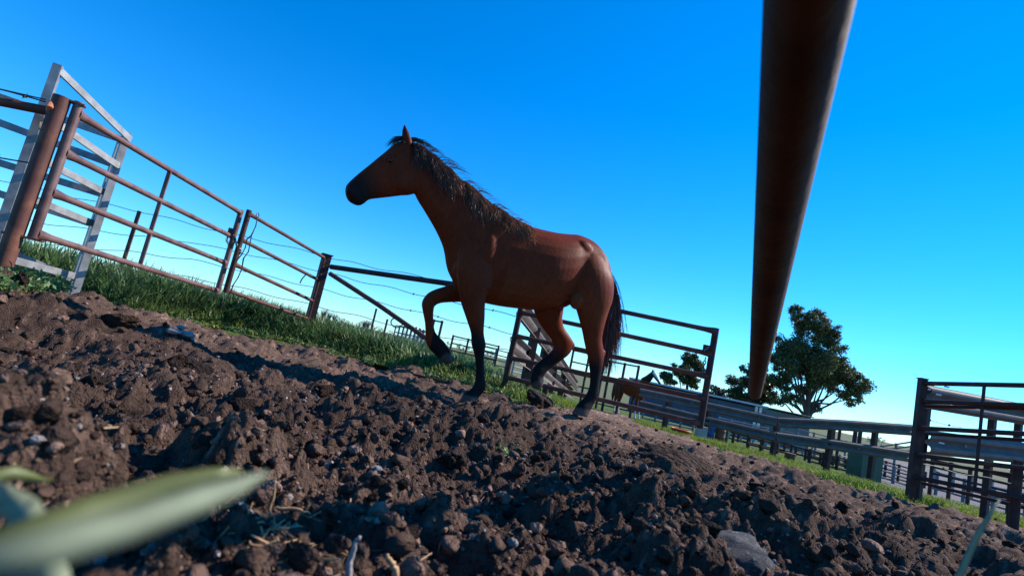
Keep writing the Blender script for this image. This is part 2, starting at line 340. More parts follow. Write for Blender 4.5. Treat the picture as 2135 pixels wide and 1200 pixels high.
# ------------------------------------------------------------------ grass, crop, weeds
def blades(name, x, y, hgt, wid, lean, m, col, label, cat, seg=3):
    n = len(x); z = base_h(x, y); az = rng.uniform(0, 6.283, n); dx, dy = np.cos(az), np.sin(az); tw = rng.uniform(-.8, .8, n)+az+1.57; wx, wy = np.cos(tw), np.sin(tw)
    V = np.zeros((n, 2*seg+1, 3)); 
    for i in range(seg+1):
        t = i/seg; off = lean*hgt*t**1.8; hz = hgt*(t-.25*lean*t*t); c = np.stack([x+dx*off, y+dy*off, z-.01+hz], 1)
        ww = (wid*(1-.75*t**2)/2)[:, None]*np.stack([wx, wy, 0*wx], 1)
        if i < seg: V[:, 2*i] = c-ww; V[:, 2*i+1] = c+ww
        else: V[:, 2*seg] = c
    T = []
    for i in range(seg-1): T += [(2*i, 2*i+1, 2*i+3), (2*i, 2*i+3, 2*i+2)]
    T.append((2*seg-2, 2*seg-1, 2*seg)); T = np.array(T); k = 2*seg+1
    fs = (T[None]+(np.arange(n)*k)[:, None, None]).reshape(-1, 3)
    o = mesh_np(name, V.reshape(-1, 3), fs, m, np.repeat(col, k, 0)); return tag(o, label, cat, kind='stuff')
def cropmax(x, y):      # the crop stands high on the left and thins out to the right
    th = np.arctan2(x, y); return np.interp(th, [-.9, -.55, -.35, -.2, -.05, .03, .1], [.62, .58, .52, .42, .3, .2, .1])
def sample(n, r0, r1, t0, t1, pw=1.0):
    u = rng.random(n)**pw; return r0+(r1-r0)*u, rng.uniform(t0, t1, n)
X, Y, HT, WD = [], [], [], []
for n, a, b, wmul in ((52000, .12, 2.2, 1), (22000, 2.0, 9, 1.7), (9000, 9, 40, 3.2)):
    t = rng.uniform(-.95, .12, n); rb = bound(t); r = rb+a+(b-a)*rng.random(n)**1.25; x, y = r*np.sin(t), r*np.cos(t)
    edge = np.clip((r-rb-.1)/.7, .12, 1); h = cropmax(x, y)*edge*rng.uniform(.5, 1.1, n)*(.8+.4*vnoise(x*2.5, y*2.5, 400))
    X.append(x); Y.append(y); HT.append(h); WD.append(rng.uniform(.014, .04, n)*wmul*(.6+.4*edge))
X, Y, HT, WD = map(np.concatenate, (X, Y, HT, WD))
low = np.clip(1-HT/.3, 0, 1)[:, None]; cc = (L3((.085, .145, .048))*(1-low)+L3((.18, .225, .05))*low)*rng.uniform(.45, 1.7, (len(X), 1))*np.where(rng.random((len(X), 1)) < .15, np.array([[1.9, 1.6, 1.8]]), 1)
blades('crop', X, Y, HT, WD, rng.uniform(.2, .95, len(X)), MT['crop'], cc, 'tall green leafy crop filling the paddock behind the gates', 'crop')
X, Y, HT = [], [], []
for n, a, b in ((30000, -.05, 2.2), (26000, 2, 9)):
    t = rng.uniform(.03, .95, n); rb = np.interp(t, BT, BRr); r = rb+a+(b-a)*rng.random(n); x, y = r*np.sin(t), r*np.cos(t)
    pathm = (t > TH0-.004) & (t < TH1+.004); keep = ~pathm & (vnoise(x*3, y*3, 200)*.7+rng.random(n)*.6 > .42)
    X.append(x[keep]); Y.append(y[keep]); HT.append(rng.uniform(.03, .12, keep.sum())*(.5+vnoise(x[keep]*1.3, y[keep]*1.3, 210)))
X, Y, HT = map(np.concatenate, (X, Y, HT)); cc = L3((.19, .25, .028))*rng.uniform(.55, 1.3, (len(X), 1))
blades('grass', X, Y, HT, rng.uniform(.006, .013, len(X)), rng.uniform(.2, 1, len(X)), MT['grass'], cc, 'short yellow-green grass along the edge of the bare soil', 'grass', seg=2)
def leafmass(name, centers, n, size, m, label=None, cat=None, kind=None, col=None, parent=None, shell=.55, flat=0.):
    # leaf-shaped faces spread through ellipsoids (cx,cy,cz,rx,ry,rz)
    cs = np.array(centers, float); vol = (cs[:, 3]*cs[:, 4]*cs[:, 5])**.75; wch = rng.choice(len(cs), n, p=vol/vol.sum())
    d = rng.normal(size=(n, 3)); d /= np.linalg.norm(d, axis=1)[:, None]; rad = (shell+(1-shell)*rng.random(n))[:, None]*rng.uniform(.75, 1.1, (n, 1))
    c = cs[wch, :3]+d*rad*cs[wch, 3:]
    a = rng.normal(size=(n, 3)); a[:, 2] *= (1-flat); a /= np.linalg.norm(a, axis=1)[:, None]; b = np.cross(a, rng.normal(size=(n, 3))); b /= np.linalg.norm(b, axis=1)[:, None]
    s = size*rng.uniform(.5, 1.3, (n, 1)); V = np.stack([c-a*s, c+b*s*.45, c+a*s, c-b*s*.45], 1).reshape(-1, 3)
    q = np.arange(4*n).reshape(n, 4); at = None
    if col is not None: at = np.repeat(np.array(col)[None]*rng.uniform(.55, 1.6, (n, 1))*np.where(rng.random((n, 1)) < .2, np.array([[1.45, 1.25, .9]]), 1), 4, 0)
    o = mesh_np(name, V, None, m, at, False, quads=q)
    if parent is not None: o.parent = parent; o.matrix_parent_inverse = Matrix.Translation(-Vector(parent.location))
    return tag(o, label, cat, kind=kind)
wc = []
for k in range(26):
    px, py = random.uniform(-60, 85), random.uniform(572, 612); p = PG(px, py)
    wc.append((p[0]+random.uniform(-.1, .1), p[1]+random.uniform(0, .25), gz(p)+.05, .09, .09, .06))
leafmass('weeds', wc, 2600, .018, MT['weed'], 'low patch of broad-leaved weeds at the foot of the thick left post', 'weeds', 'stuff', shell=.2)
wc = []
for k in range(75):
    t_0 = random.uniform(-.72, .06); r_0 = float(bound(np.array([t_0]))[0])*random.uniform(.97, 1.05)+random.uniform(-.05, .25); x_, y_ = r_0*math.sin(t_0), r_0*math.cos(t_0); wc.append((x_, y_, float(base_h(x_, y_))+.03, .1, .1, .05))
leafmass('weeds', wc, 4200, .02, MT['weed'], 'ragged broad-leaved weeds along the near edge of the crop', 'weeds', 'stuff', shell=.15)
wc = []
for px, py in ((1505, 938), (1512, 942), (1690, 985), (1720, 990), (1755, 995), (1790, 1002), (1820, 1005), (1840, 1012), (1080, 845), (1175, 852), (1168, 845), (1210, 858), (1405, 940), (1060, 950)):
    for k in range(2 if px < 1600 else 4):
        p = PG(px+random.uniform(-14, 14), py+random.uniform(-4, 4)); wc.append((p[0], p[1], gz(p)+.02, .05, .05, .03))
leafmass('weeds', wc, 900, .016, MT['weed'], 'small leafy weeds dotted along the grassy edge by the guard rail', 'weeds', 'stuff', shell=.2)
# ------------------------------------------------------------------ the bay horse
PSI = R_(23)
hf = np.array([-math.cos(PSI), -math.sin(PSI), 0]); hl = np.array([math.sin(PSI), -math.cos(PSI), 0])
LFd = 4.2
lfp = P(980, 830, LFd); HO = lfp-hl*.13; HO[2] = 0
def HPt(zx, zy, lat):      # point of the photographed outline on the horse's own plane at a lateral offset
    px, py = 680+zx/1.81818, 240+zy/1.81818; r = ray(px, py); c = CAM-HO; t = (lat-c@hl)/(r@hl); return c+r*t+HO, t
def pair_rings(pairs, n=20, sup=2.0):
    rings = []
    for p in pairs:
        (ax, ay), (bx, by), hwid = p[0], p[1], p[2]; lat = p[3] if len(p) > 3 else 0
        A, t = HPt(ax, ay, lat); B, _ = HPt(bx, by, lat); c = (A+B)/2; u = (A-B)/2
        # limbs are seen at an angle: their fore-and-aft extent is not stretched by the view
        if len(p) > 4: u = u*p[4]
        ring = []
        for q in np.linspace(0, 2*math.pi, n, endpoint=False):
            cs, sn = math.cos(q), math.sin(q); e = 2/sup
            ring.append(c+u*math.copysign(abs(cs)**e, cs)+hl*hwid*math.copysign(abs(sn)**e, sn))
        rings.append(ring)
    return rings
hb = MB()
def subd(pairs, k=3):      # finer stations between the given ones (smooth interpolation)
    P_ = [np.array([*a[0], *a[1], a[2], a[3] if len(a) > 3 else 0]) for a in pairs]; out = []
    for i in range(len(P_)-1):
        p0, p1, p2, p3 = P_[max(i-1, 0)], P_[i], P_[i+1], P_[min(i+2, len(P_)-1)]
        for j in range(k):
            t = j/k; v = .5*((2*p1)+(-p0+p2)*t+(2*p0-5*p1+4*p2-p3)*t*t+(-p0+3*p1-3*p2+p3)*t**3); out.append(((v[0], v[1]), (v[2], v[3]), max(v[4], .005), v[5]))
    v = P_[-1]; out.append(((v[0], v[1]), (v[2], v[3]), v[4], v[5])); return out
HEAD = [((72, 282), (76, 308), .028), ((78, 264), (88, 328), .047), ((98, 243), (118, 343), .056), ((118, 225), (140, 338), .052), ((140, 207), (162, 321), .05), ((165, 187), (195, 316), .056),
        ((195, 162), (238, 311), .07), ((225, 138), (285, 305), .088), ((255, 112), (322, 302), .092), ((290, 98), (348, 285), .082), ((318, 104), (352, 245), .06)]
NECK = [((295, 118), (330, 275), .06), ((335, 112), (345, 318), .076), ((395, 152), (378, 372), .083), ((470, 212), (420, 445), .098), ((550, 282), (447, 510), .125), ((630, 345), (462, 590), .155), ((700, 392), (500, 650), .18), ((760, 425), (580, 700), .2)]
TORSO = [((500, 470), (478, 600), .07), ((540, 420), (490, 650), .155), ((620, 375), (540, 695), .195), ((690, 390), (600, 712), .215), ((745, 414), (660, 724), .235), ((800, 431), (722, 732), .262), ((860, 445), (790, 738), .28),
         ((915, 451), (855, 728), .262), ((950, 454), (905, 705), .225), ((1000, 476), (965, 700), .205), ((1026, 508), (1010, 690), .205), ((1046, 545), (1040, 680), .16), ((1058, 585), (1056, 650), .08)]
LF = [((540, 430), (590, 430), .02, .09), ((515, 475), (630, 475), .055, .11), ((500, 525), (650, 525), .075, .12), ((496, 590), (645, 590), .085, .13), ((500, 650), (622, 645), .085, .13), ((510, 705), (603, 700), .072, .13), ((530, 765), (600, 770), .06, .13), ((549, 825), (597, 825), .043, .13), ((551, 866), (604, 868), .052, .13),
      ((561, 903), (600, 903), .038, .13), ((567, 945), (599, 945), .031, .13), ((567, 990), (602, 995), .033, .13), ((560, 1022), (606, 1027), .038, .13), ((541, 1042), (590, 1056), .034, .13), ((524, 1050), (580, 1066), .046, .13), ((516, 1064), (575, 1077), .053, .13), ((506, 1083), (570, 1093), .06, .13)]
RF = [((590, 590), (620, 700), .075, -.13), ((540, 610), (560, 712), .085, -.13), ((495, 630), (512, 708), .07, -.13), ((450, 648), (452, 710), .056, -.13), ((412, 660), (428, 714), .047, -.13), ((382, 677), (411, 724), .046, -.13), ((363, 708), (407, 742), .047, -.13),
      ((366, 742), (406, 762), .042, -.13), ((374, 785), (408, 790), .031, -.13), ((376, 825), (413, 820), .031, -.13), ((377, 858), (428, 838), .036, -.13), ((391, 886), (446, 856), .038, -.13), ((410, 906), (460, 875), .036, -.13), ((430, 925), (470, 890), .044, -.13), ((461, 947), (478, 922), .04, -.13)]
LH = [((950, 500), (1062, 560), .085, .11), ((938, 570), (1080, 610), .115, .145), ((930, 640), (1086, 655), .125, .155), ((942, 705), (1080, 705), .115, .155), ((957, 755), (1064, 752), .095, .145), ((972, 815), (1050, 805), .07, .14), ((981, 865), (1044, 848), .054, .14),
      ((990, 905), (1050, 888), .048, .14), ((997, 940), (1051, 925), .045, .14), ((1001, 985), (1041, 980), .033, .14), ((1000, 1020), (1035, 1022), .032, .14), ((990, 1052), (1030, 1060), .038, .14), ((972, 1076), (1016, 1090), .034, .14), ((954, 1094), (1005, 1108), .046, .14), ((944, 1110), (997, 1122), .053, .14), ((932, 1132), (989, 1142), .059, .14)]
RH = [((790, 580), (930, 620), .1, -.12), ((780, 660), (905, 690), .115, -.13), ((783, 715), (897, 735), .1, -.13), ((800, 770), (893, 775), .08, -.13), ((828, 815), (901, 805), .062, -.13), ((853, 850), (922, 835), .052, -.13), ((862, 880), (936, 862), .047, -.13), ((845, 902), (925, 900), .044, -.13),
      ((822, 920), (888, 932), .036, -.13), ((800, 940), (853, 958), .032, -.13), ((784, 958), (832, 976), .037, -.13), ((778, 978), (824, 992), .034, -.13), ((775, 998), (824, 1008), .045, -.13), ((777, 1015), (820, 1024), .048, -.13), ((785, 1036), (808, 1040), .035, -.13)]
for prs, sup in ((HEAD, 2.2), (NECK, 2), (TORSO, 2.15), (LF, 2), (RF, 2), (LH, 2), (RH, 2)): hb.ring_loft(pair_rings(subd(prs), 24, sup))
def blob(zx, zy, lat, rad, sc=(1, 1, 1)):
    c, _ = HPt(zx, zy, lat); v, f = ico(3, 1, 0); b = len(hb.v)
    for p in v: hb.v.append(tuple(c+hf*p[0]*rad*sc[0]+hl*p[1]*rad*sc[1]+np.array([0, 0, p[2]*rad*sc[2]])))
    hb.f.extend(tuple(int(i)+b for i in t) for t in f)
blob(975, 505, .165, .075, (1.2, .55, 1)); blob(975, 505, -.165, .075, (1.2, .55, 1))     # hips
blob(610, 520, .13, .11, (.75, .8, 1.7)); blob(585, 640, .15, .075, (1.3, .75, .9)); blob(950, 700, .19, .07, (1, .7, 1.2)); blob(520, 580, .07, .1, (.9, .9, 1.1)); blob(520, 580, -.07, .1, (.9, .9, 1.1)) # shoulder, breast
blob(845, 690, .0, .12, (1.8, .8, .7)); blob(918, 700, .01, .055, (1.4, .7, .8))     # flank, sheath
blob(240, 165, .078, .03, (1.3, .5, .8)); blob(240, 165, -.078, .03, (1.3, .5, .8))  # brows
blob(275, 245, .055, .075, (1, .5, 1.1)); blob(275, 245, -.055, .075, (1, .5, 1.1))  # jaws
blob(92, 285, .042, .028, (1, .6, 1)); blob(120, 325, 0, .045, (1, .9, .55))         # nostril, chin
blob(1046, 902, .14, .036, (1, .7, 1.1)); blob(930, 872, -.13, .036, (1, .7, 1.1))   # hock points
for s in (1, -1):           # ears: cupped cones
    A, _ = HPt(310, 112, .045*s); T_, _ = HPt(297, 34, .055*s); rs = []
    for t, r in ((-.15, .036), (.1, .044), (.35, .044), (.6, .034), (.85, .017), (1, .005)):
        c = A+(T_-A)*t; rs.append([c+hf*(r*.95)*math.cos(q)+hl*(r*.55)*math.sin(q) for q in np.linspace(0, 6.283, 12, endpoint=False)])
    hb.ring_loft(rs)
raw = hb.build('horse_raw', MT['hair'], None)
md = raw.modifiers.new('r', 'REMESH'); md.mode = 'VOXEL'; md.voxel_size = .008
md2 = raw.modifiers.new('s', 'SMOOTH'); md2.factor = .5; md2.iterations = 9
dg = bpy.context.evaluated_depsgraph_get(); dg.update()
hm = bpy.data.meshes.new_from_object(raw.evaluated_get(dg)); bpy.data.objects.remove(raw)
hm.name = 'body'; hm.shade_smooth()
n = len(hm.vertices); co = np.zeros(n*3, np.float32); hm.vertices.foreach_get('co', co); co = co.reshape(-1, 3)
lo = co-HO; ls, ll, lz = lo@hf, lo@hl, lo[:, 2]
nn = fbm(ls*9+5, lz*9+5, 4, 300)-.47
coat = np.tile(np.array([.165, .026, .008]), (n, 1)); black = np.array([.012, .009, .009])
def mixc(c, k, f): f = np.clip(f, 0, 1)[:, None]; return c*(1-f)+np.array(k)[None]*f
coat = mixc(coat, (.13, .02, .006), sstep(nn, -.1, .2)*.6)
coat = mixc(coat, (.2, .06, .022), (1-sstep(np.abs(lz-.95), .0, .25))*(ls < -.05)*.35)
legmask = 1-sstep(lz+.12*nn, .5, .74); legmask = np.where(ls < .2, 1-sstep(lz+.12*nn, .44, .64), legmask)
far_fore = (ll < -.05) & (ls > .35) & (lz < .86); legmask = np.where(far_fore, sstep(ls, .62, .75), legmask)
hs_, _ = HPt(80, 300, 0); nose = np.linalg.norm(co-hs_, axis=1)
coat = mixc(coat, black, legmask); coat = mixc(coat, black, 1-sstep(nose+.06*nn, .1, .3))
hd, _ = HPt(300, 60, 0); coat = mixc(coat, black, (1-sstep(np.linalg.norm(co-hd, axis=1), .05, .2))*.7)
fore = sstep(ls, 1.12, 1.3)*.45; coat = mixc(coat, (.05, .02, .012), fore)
hoof = np.zeros(n)
for q, lat, rr_, up_ in ((538, .13, 1072, 0), (965, .14, 1120, 0)):
    c, _ = HPt(q, rr_, lat); hoof = np.maximum(hoof, (np.linalg.norm((co-c)[:, :2], axis=1) < .13)*(1-sstep(co[:, 2]-c[2], .015, .035)))
for q, y_, lat in ((455, 922, -.13), (800, 1022, -.13)):
    c, _ = HPt(q, y_, lat); hoof = np.maximum(hoof, 1-sstep(np.linalg.norm(co-c, axis=1), .05, .075))
coat = mixc(coat, (.085, .06, .05), hoof)
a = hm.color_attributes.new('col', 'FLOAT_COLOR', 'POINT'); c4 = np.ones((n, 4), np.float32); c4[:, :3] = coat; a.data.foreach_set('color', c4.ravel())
coatm = mat('bay_horse_coat', (.2, .06, .02), .5, attr='col', var=.2, scale=55, bump=.0018, bscale=130, spec=.07, stretch=(1, 1, .3))
coatm.node_tree.nodes['Principled BSDF'].inputs['Sheen Weight'].default_value = .0; coatm.node_tree.nodes['Principled BSDF'].inputs['Sheen Tint'].default_value = (1, .5, .3, 1)
hm.materials.clear(); hm.materials.append(coatm)
horse = thing('horse', HO, 'bay horse with black mane and legs trotting across the churned soil', 'horse')
def under(o, parent):
    o.parent = parent; o.matrix_parent_inverse = Matrix.Translation(-Vector(parent.location)); return o
ho = bpy.data.objects.new('body', hm); C.objects.link(ho); under(ho, horse)
for s in (1, -1):
    c, _ = HPt(243, 172, .087*s); e = MB(); v, f = ico(2, 1, 0); e.v = [tuple(c+np.array(p)*.017) for p in v]; e.f = [tuple(map(int, t)) for t in f]; e.build('eye', MT['eye'], horse, sharp=False)
def strands(name, roots, paths_fn, m, wid, attr=None, seg=6):
    V, Fq, A = [], [], []
    for k, r in enumerate(roots):
        pts, wd, col = paths_fn(k, r); b = len(V)
        for i, p in enumerate(pts):
            t = i/(len(pts)-1); tan = pts[min(i+1, len(pts)-1)]-pts[max(i-1, 0)]; vw = p-CAM; sd = np.cross(tan, vw+rng.normal(size=3)*np.linalg.norm(vw)*.6); sd /= np.linalg.norm(sd)+1e-9
            ww = wd*(1-.85*t**2)/2; V += [p-sd*ww, p+sd*ww]; A += [col(t)]*2
        for i in range(len(pts)-1): Fq.append((b+2*i, b+2*i+1, b+2*i+3, b+2*i+2))
    o = mesh_np(name, np.array(V), None, m, np.array(A), True, quads=np.array(Fq)); return under(o, horse)
CREST = [(318, 100), (345, 108), (400, 148), (470, 208), (550, 278), (630, 342), (700, 390), (738, 410)]
def crest(u):
    x = u*(len(CREST)-1); i = min(int(x), len(CREST)-2); t = x-i; return tuple(CREST[i][j]*(1-t)+CREST[i+1][j]*t for j in (0, 1))
Zv = np.array([0, 0, 1.])
CLP = [(random.random(), random.uniform(.11, .25), random.uniform(-.03, .13), random.uniform(-.012, .02)) for _ in range(150)]
def mane_path(k, r):
    cu, cl_, cb, co_ = CLP[k % 150]; u = min(1, max(0, cu+random.gauss(0, .012))); q = crest(u); lat = random.gauss(.01, .012); p0, _ = HPt(q[0], q[1]+5, lat)
    wild = random.random() < .035; Lh = cl_*random.uniform(.7, 1.15)*(.8+.35*math.sin(u*3.1)); out = .03+.05*u+co_+random.uniform(0, .012); pts = []; lift = random.uniform(0, .012); sw = random.gauss(0, .012); ph = random.uniform(0, 6)
    for i in range(9):
        t = i/8
        if wild: d = -hf*(.2+.8*t)*Lh*t*.8+Zv*(.05*t*(1-t)*2+.02*t)+hl*.02*t
        else: d = hl*(out*math.sin(min(1, t*1.9)*1.57)+(.055*u+.045)*t)+Zv*(lift*math.sin(min(1, t*3)*2.5)-Lh*t**1.2)-hf*(cb*t+.12*Lh*t+sw*t+.006*math.sin(t*7+ph))
        pts.append(p0+d+rng.normal(size=3)*.0015)
    g_ = random.random()**1.5; c0 = np.array([.08, .03, .014])*(1-g_)+np.array([.42, .17, .065])*g_*(.2+.8*u)  # brown strands paint sunlit highlights into the black mane
    return pts, random.uniform(.002, .0055), (lambda t: c0*(.7+.9*t*u))
strands('mane', list(range(4200)), mane_path, MT['tail'], .008)
def fore_path(k, r):
    p0, _ = HPt(300+random.uniform(-8, 14), 100+random.uniform(-6, 6), random.gauss(0, .025)); Lh = random.uniform(.06, .15); sgn = 1 if random.random() < .72 else -1; pts = []
    for i in range(6):
        t = i/5
        if sgn > 0: d = hf*Lh*(.9*t)+Zv*(.03*math.sin(t*3)-Lh*.65*t*t)+hl*random.uniform(-.01, .03)*t
        else: d = -hf*Lh*1.5*t+Zv*(.055*math.sin(t*2.5)-.01*t)
        pts.append(p0+d)
    return pts, random.uniform(.002, .005), (lambda t: np.array([.016, .009, .008]))
strands('forelock', list(range(260)), fore_path, MT['tail'], .008)
def tail_path(k, r):
    a = random.random(); q = (1058+random.uniform(-8, 10)+a*16, 575+a*75); p0, _ = HPt(q[0], q[1], random.gauss(0, .014)); spread = random.gauss(0, 1); Lt = random.uniform(.5, 1.02)*(1.05-.22*a); pts = []
    for i in range(9):
        t = i/8
        back = .055*min(1, t*5)+t*(.135+.06*spread)-.05*t*t+.03*math.sin(t*3+k*.01)*t
        d = -hf*back-Zv*Lt*(t**1.12)*(1-.04*abs(spread))+hl*(.055*random.gauss(0, 1)*0+.05*math.sin(k*1.7)*t)
        pts.append(p0+d+rng.normal(size=3)*.004*t)
    red = random.random()
    return pts, random.uniform(.0025, .006), (lambda t: np.array([.012, .008, .008])*(1-t*t*red)+np.array([.16, .035, .016])*t*t*red)
strands('tail', list(range(1900)), tail_path, MT['tail'], .01)
# ------------------------------------------------------------------ yard steelwork helpers
def foot(px, py, d, zoff=-.06):          # a point standing straight below a pixel point, in the ground
    p = P(px, py, d); return np.array([p[0], p[1], gz(p)+zoff])
def post(px, py, d, wd, m, parent, name='post', square=False, rz=0, cap=False, zoff=-.08, n=12):
    t = P(px, py, d); b = np.array([t[0], t[1], gz(t)+zoff]); k = MB()
    if square: k.box((b+t)/2, (wd, wd, t[2]-b[2]), rz)
    else: k.tube([b, t], wd/2, n)
    o = k.build(name, m, parent)
    if cap: MB().box(t+Zv*.006, (wd*1.25, wd*1.25, .012), rz).build('cap', m, o)
    return b, t
def rail(a, b, r, m, parent, flare=(1, 1), name='rail', n=10, sag=0):
    a = np.array(a, float); b = np.array(b, float); L = np.linalg.norm(b-a); pts, rd = [], []
    for t in (0, .02, .05, .1, .3, .5, .7, .9, .95, .98, 1):
        pts.append(a+(b-a)*t-Zv*sag*4*t*(1-t)); k = 1
        if t < .06: k = 1+(flare[0]-1)*(1-t/.06)
        if t > .94: k = 1+(flare[1]-1)*(1-(1-t)/.06)
        rd.append(r*k)
    return MB().tube(pts, rd, n).build(name, m, parent)
def lerp(a, b, t): return a+(b-a)*t
def chain(pts, r, m, parent, name='chain'):
    k = MB(); pts = [np.array(p, float) for p in pts]; acc = 0
    for a, b in zip(pts, pts[1:]):
        L = np.linalg.norm(b-a); n_ = max(1, int(L/(r*5))); t = (b-a)/L; s1 = np.cross(t, [0.3, 1, .2]); s1 /= np.linalg.norm(s1); s2 = np.cross(t, s1)
        for i in range(n_):
            c = a+(b-a)*(i+.5)/n_; u = s1 if (acc % 2) else s2; acc += 1
            k.tube([c+t*r*3.4*math.cos(q)+u*r*2*math.sin(q) for q in np.linspace(0, 2*math.pi, 9)], r, 5)
    return k.build(name, m, parent)
def wirepts(pts, amp=.008, n=60, seed=0):
    out = []; pts = [np.array(p, float) for p in pts]; seg = [np.linalg.norm(b-a) for a, b in zip(pts, pts[1:])]; tot = sum(seg)
    for i in range(n+1):
        s = tot*i/n; j = 0
        while j < len(seg)-1 and s > seg[j]: s -= seg[j]; j += 1
        p = lerp(pts[j], pts[j+1], min(1, s/seg[j])); out.append(p+Zv*amp*math.sin(tot*i/n*7.5+seed*2)+Zv*amp*.5*math.sin(tot*i/n*3.1+seed))
    return out
def wire(pts, r, parent, amp=.008, barbs=(), seed=0, name='wire'):
    pp = wirepts(pts, amp, 90, seed); k = MB(); k.tube(pp, r, 5)
    for t in barbs:
        p = pp[int(t*(len(pp)-1))]
        for q in (0, 2.1, 4.2): d = np.array([math.cos(q)*.5, math.sin(q)*.3, math.sin(q+.6)])*.022; k.tube([p-d, p+d], [r*.5, r*.5], 4)
        k.tube([p-np.array([.008, 0, 0]), p+np.array([.008, 0, 0])], r*2.4, 6)
    return k.build(name, MT['wire'], parent)
def wbeam(a, b, parent, nrm, ht=.30, dep=.075, m=None, holes=(), name='guard_rail', bolts=()):
    # corrugated steel beam: W profile swept from a to b (centre line), nrm = side its two ridges face
    a = np.array(a, float); b = np.array(b, float); nrm = np.array(nrm, float); t = (b-a)/np.linalg.norm(b-a); nrm = nrm-t*(nrm@t); nrm /= np.linalg.norm(nrm); u = np.cross(t, nrm); u = u if u[2] > 0 else -u
    pr = [(-.5, 0), (-.46, .05), (-.36, .9), (-.27, 1), (-.18, .9), (-.06, .12), (0, .0), (.06, .12), (.18, .9), (.27, 1), (.36, .9), (.46, .05), (.5, 0)]
    th_ = .006; front = [(y*ht, x*dep) for y, x in pr]; back = [(y*ht, x*dep-th_) for y, x in pr][::-1]
    o = MB().ring_loft([[p+u*y+nrm*x for y, x in front+back] for p in (a, b)]).build(name, m or MT['beam'], parent)
    for s in bolts:
        c = lerp(a, b, s)
        for q in (-.0, .1): MB().tube([c+u*q*ht+nrm*.002, c+u*q*ht+nrm*.016], .014, 8).build('bolt', MT['galv'], o)
    return o
# ------------------------------------------------------------------ overhead pipe and the post behind the camera that carries it
p1 = P(1686, 0, .36); p2 = P(1574, 820, 2.46); dv = (p2-p1)/np.linalg.norm(p2-p1)
pe = p1-dv*2.3
op = thing('overhead_pipe', (pe[0], pe[1], gz(pe)), 'long brown steel pipe jutting out over the soil', 'pipe')
MB().tube([pe, p1-dv*1, p1, lerp(p1, p2, .33), lerp(p1, p2, .66), p2-dv*.004, p2], [.0285, .0285, .0285, .029, .0285, .0285, .027], 36).build('pipe', MT['overpipe'], op)
MB().tube([np.array([pe[0], pe[1], gz(pe)-.15]), pe+Zv*.12], .045, 20).build('post', MT['rust'], op)
for s, q in ((.82, (-1, .1, 0)), (.7, (.9, .3, .2))):
    c = lerp(p1, p2, s); d = np.array(q); d = d-dv*(d@dv); d /= np.linalg.norm(d); MB().tube([c+d*.028, c+d*.033], [.012, .006], 8).build('weld_bead', MT['overpipe'], op)
# ------------------------------------------------------------------ left: thick post with side rails, hung gate
lp = thing('gate_post', foot(130, 203, 3.45), 'thick rusty pipe post that the wide four-rail gate hangs on', 'post')
b0, t0 = post(130, 203, 3.45, .1, MT['rust'], lp, 'post_pipe', n=20)
rail(P(98, 231, 3.45), P(-260, 160, 3.15), .03, MT['rust'], lp, (1, 1), 'side_rail')
MB().tube([P(-260, 118, 3.1), P(-60, 172, 3.25), P(96, 208, 3.42)], .0045, 6).build('top_wire', MT['wire'], lp)
wire([P(-200, 285, 3.2), P(0, 328, 3.35), P(62, 341, 3.42)], .005, lp, .01, (.3, .75), 1, 'barbed_wire'); wire([P(-200, 130, 3.2), P(0, 188, 3.35), P(95, 212, 3.42)], .005, lp, .006, (.45, .85), 2, 'barbed_wire')
MB().tube([P(108, 212, 3.4), P(104, 222, 3.38), P(102, 231, 3.4)], [.012, .02, .016], 8).build('insulator_rag', MT['rag'], lp)
MB().tube([P(92, 247, 3.38), P(84, 256, 3.36), P(82, 268, 3.36), P(86, 274, 3.38)], .004, 6).build('twine', MT['straw'], lp)
def gate(name, label, tl, bl_, tr, br, rails, rr_, m, wst, flare, group=None, stay=None, mst=None, cat='gate'):
    # tl.. = (px,py,depth) of the stile ends; rails = fractions down the stiles
    TL, BL, TR, BR = (P(*q) for q in (tl, bl_, tr, br)); BL[0:2] = TL[0:2]; BR[0:2] = TR[0:2]
    o = thing(name, (TL[0], TL[1], gz(TL)), label, cat, group)
    for A, B in ((TL, BL), (TR, BR)): MB().tube([B, A], wst/2, 14).build('stile', mst or m, o)
    for k, (fl, fr) in enumerate(rails): rail(lerp(TL, BL, fl), lerp(TR, BR, fr), rr_, m, o, flare)
    if stay:
        for s in stay: MB().bar(lerp(lerp(TL, BL, rails[-1][0]), lerp(TR, BR, rails[-1][1]), s)-np.array([0, rr_*.9, 0]), lerp(lerp(TL, BL, rails[0][0]), lerp(TR, BR, rails[0][1]), s)-np.array([0, rr_*.9, 0]), .035, .014, (0, 1, 0)).build('stay', m, o)
    return o, TL, BL, TR, BR
g1, TL, BL, TR, BR = gate('field_gate', 'wide four-rail pipe gate hung on the thick left post', (166, 214, 3.5), (70, 500, 3.5), (503, 438, 5.9), (456, 612, 5.9), [(.08, .03), (.37, .33), (.66, .64), (.96, .97)], .0225, MT['rustpale'], .058, (1.7, 1.35), stay=[.45])
MB().box((t0+TL)/2-Zv*.012, (.16, .06, .012), .5).build('hinge_plate', MT['rust'], g1); hb_ = (np.array([t0[0], t0[1], BL[2]])+BL)/2
MB().box(hb_-Zv*.0, (.2, .07, .014), .5).build('hinge_plate', MT['rust'], g1)
g2, TL2, BL2, TR2, BR2 = gate('field_gate', 'narrower four-rail pipe gate between the chained stile and the braced post', (520, 438, 5.85), (472, 610, 5.85), (678, 532, 7.45), (640, 668, 7.45), [(.04, .04), (.36, .38), (.66, .7), (.97, .97)], .021, MT['rust'], .058, (1.6, 1.1), mst=MT['rustdark'])
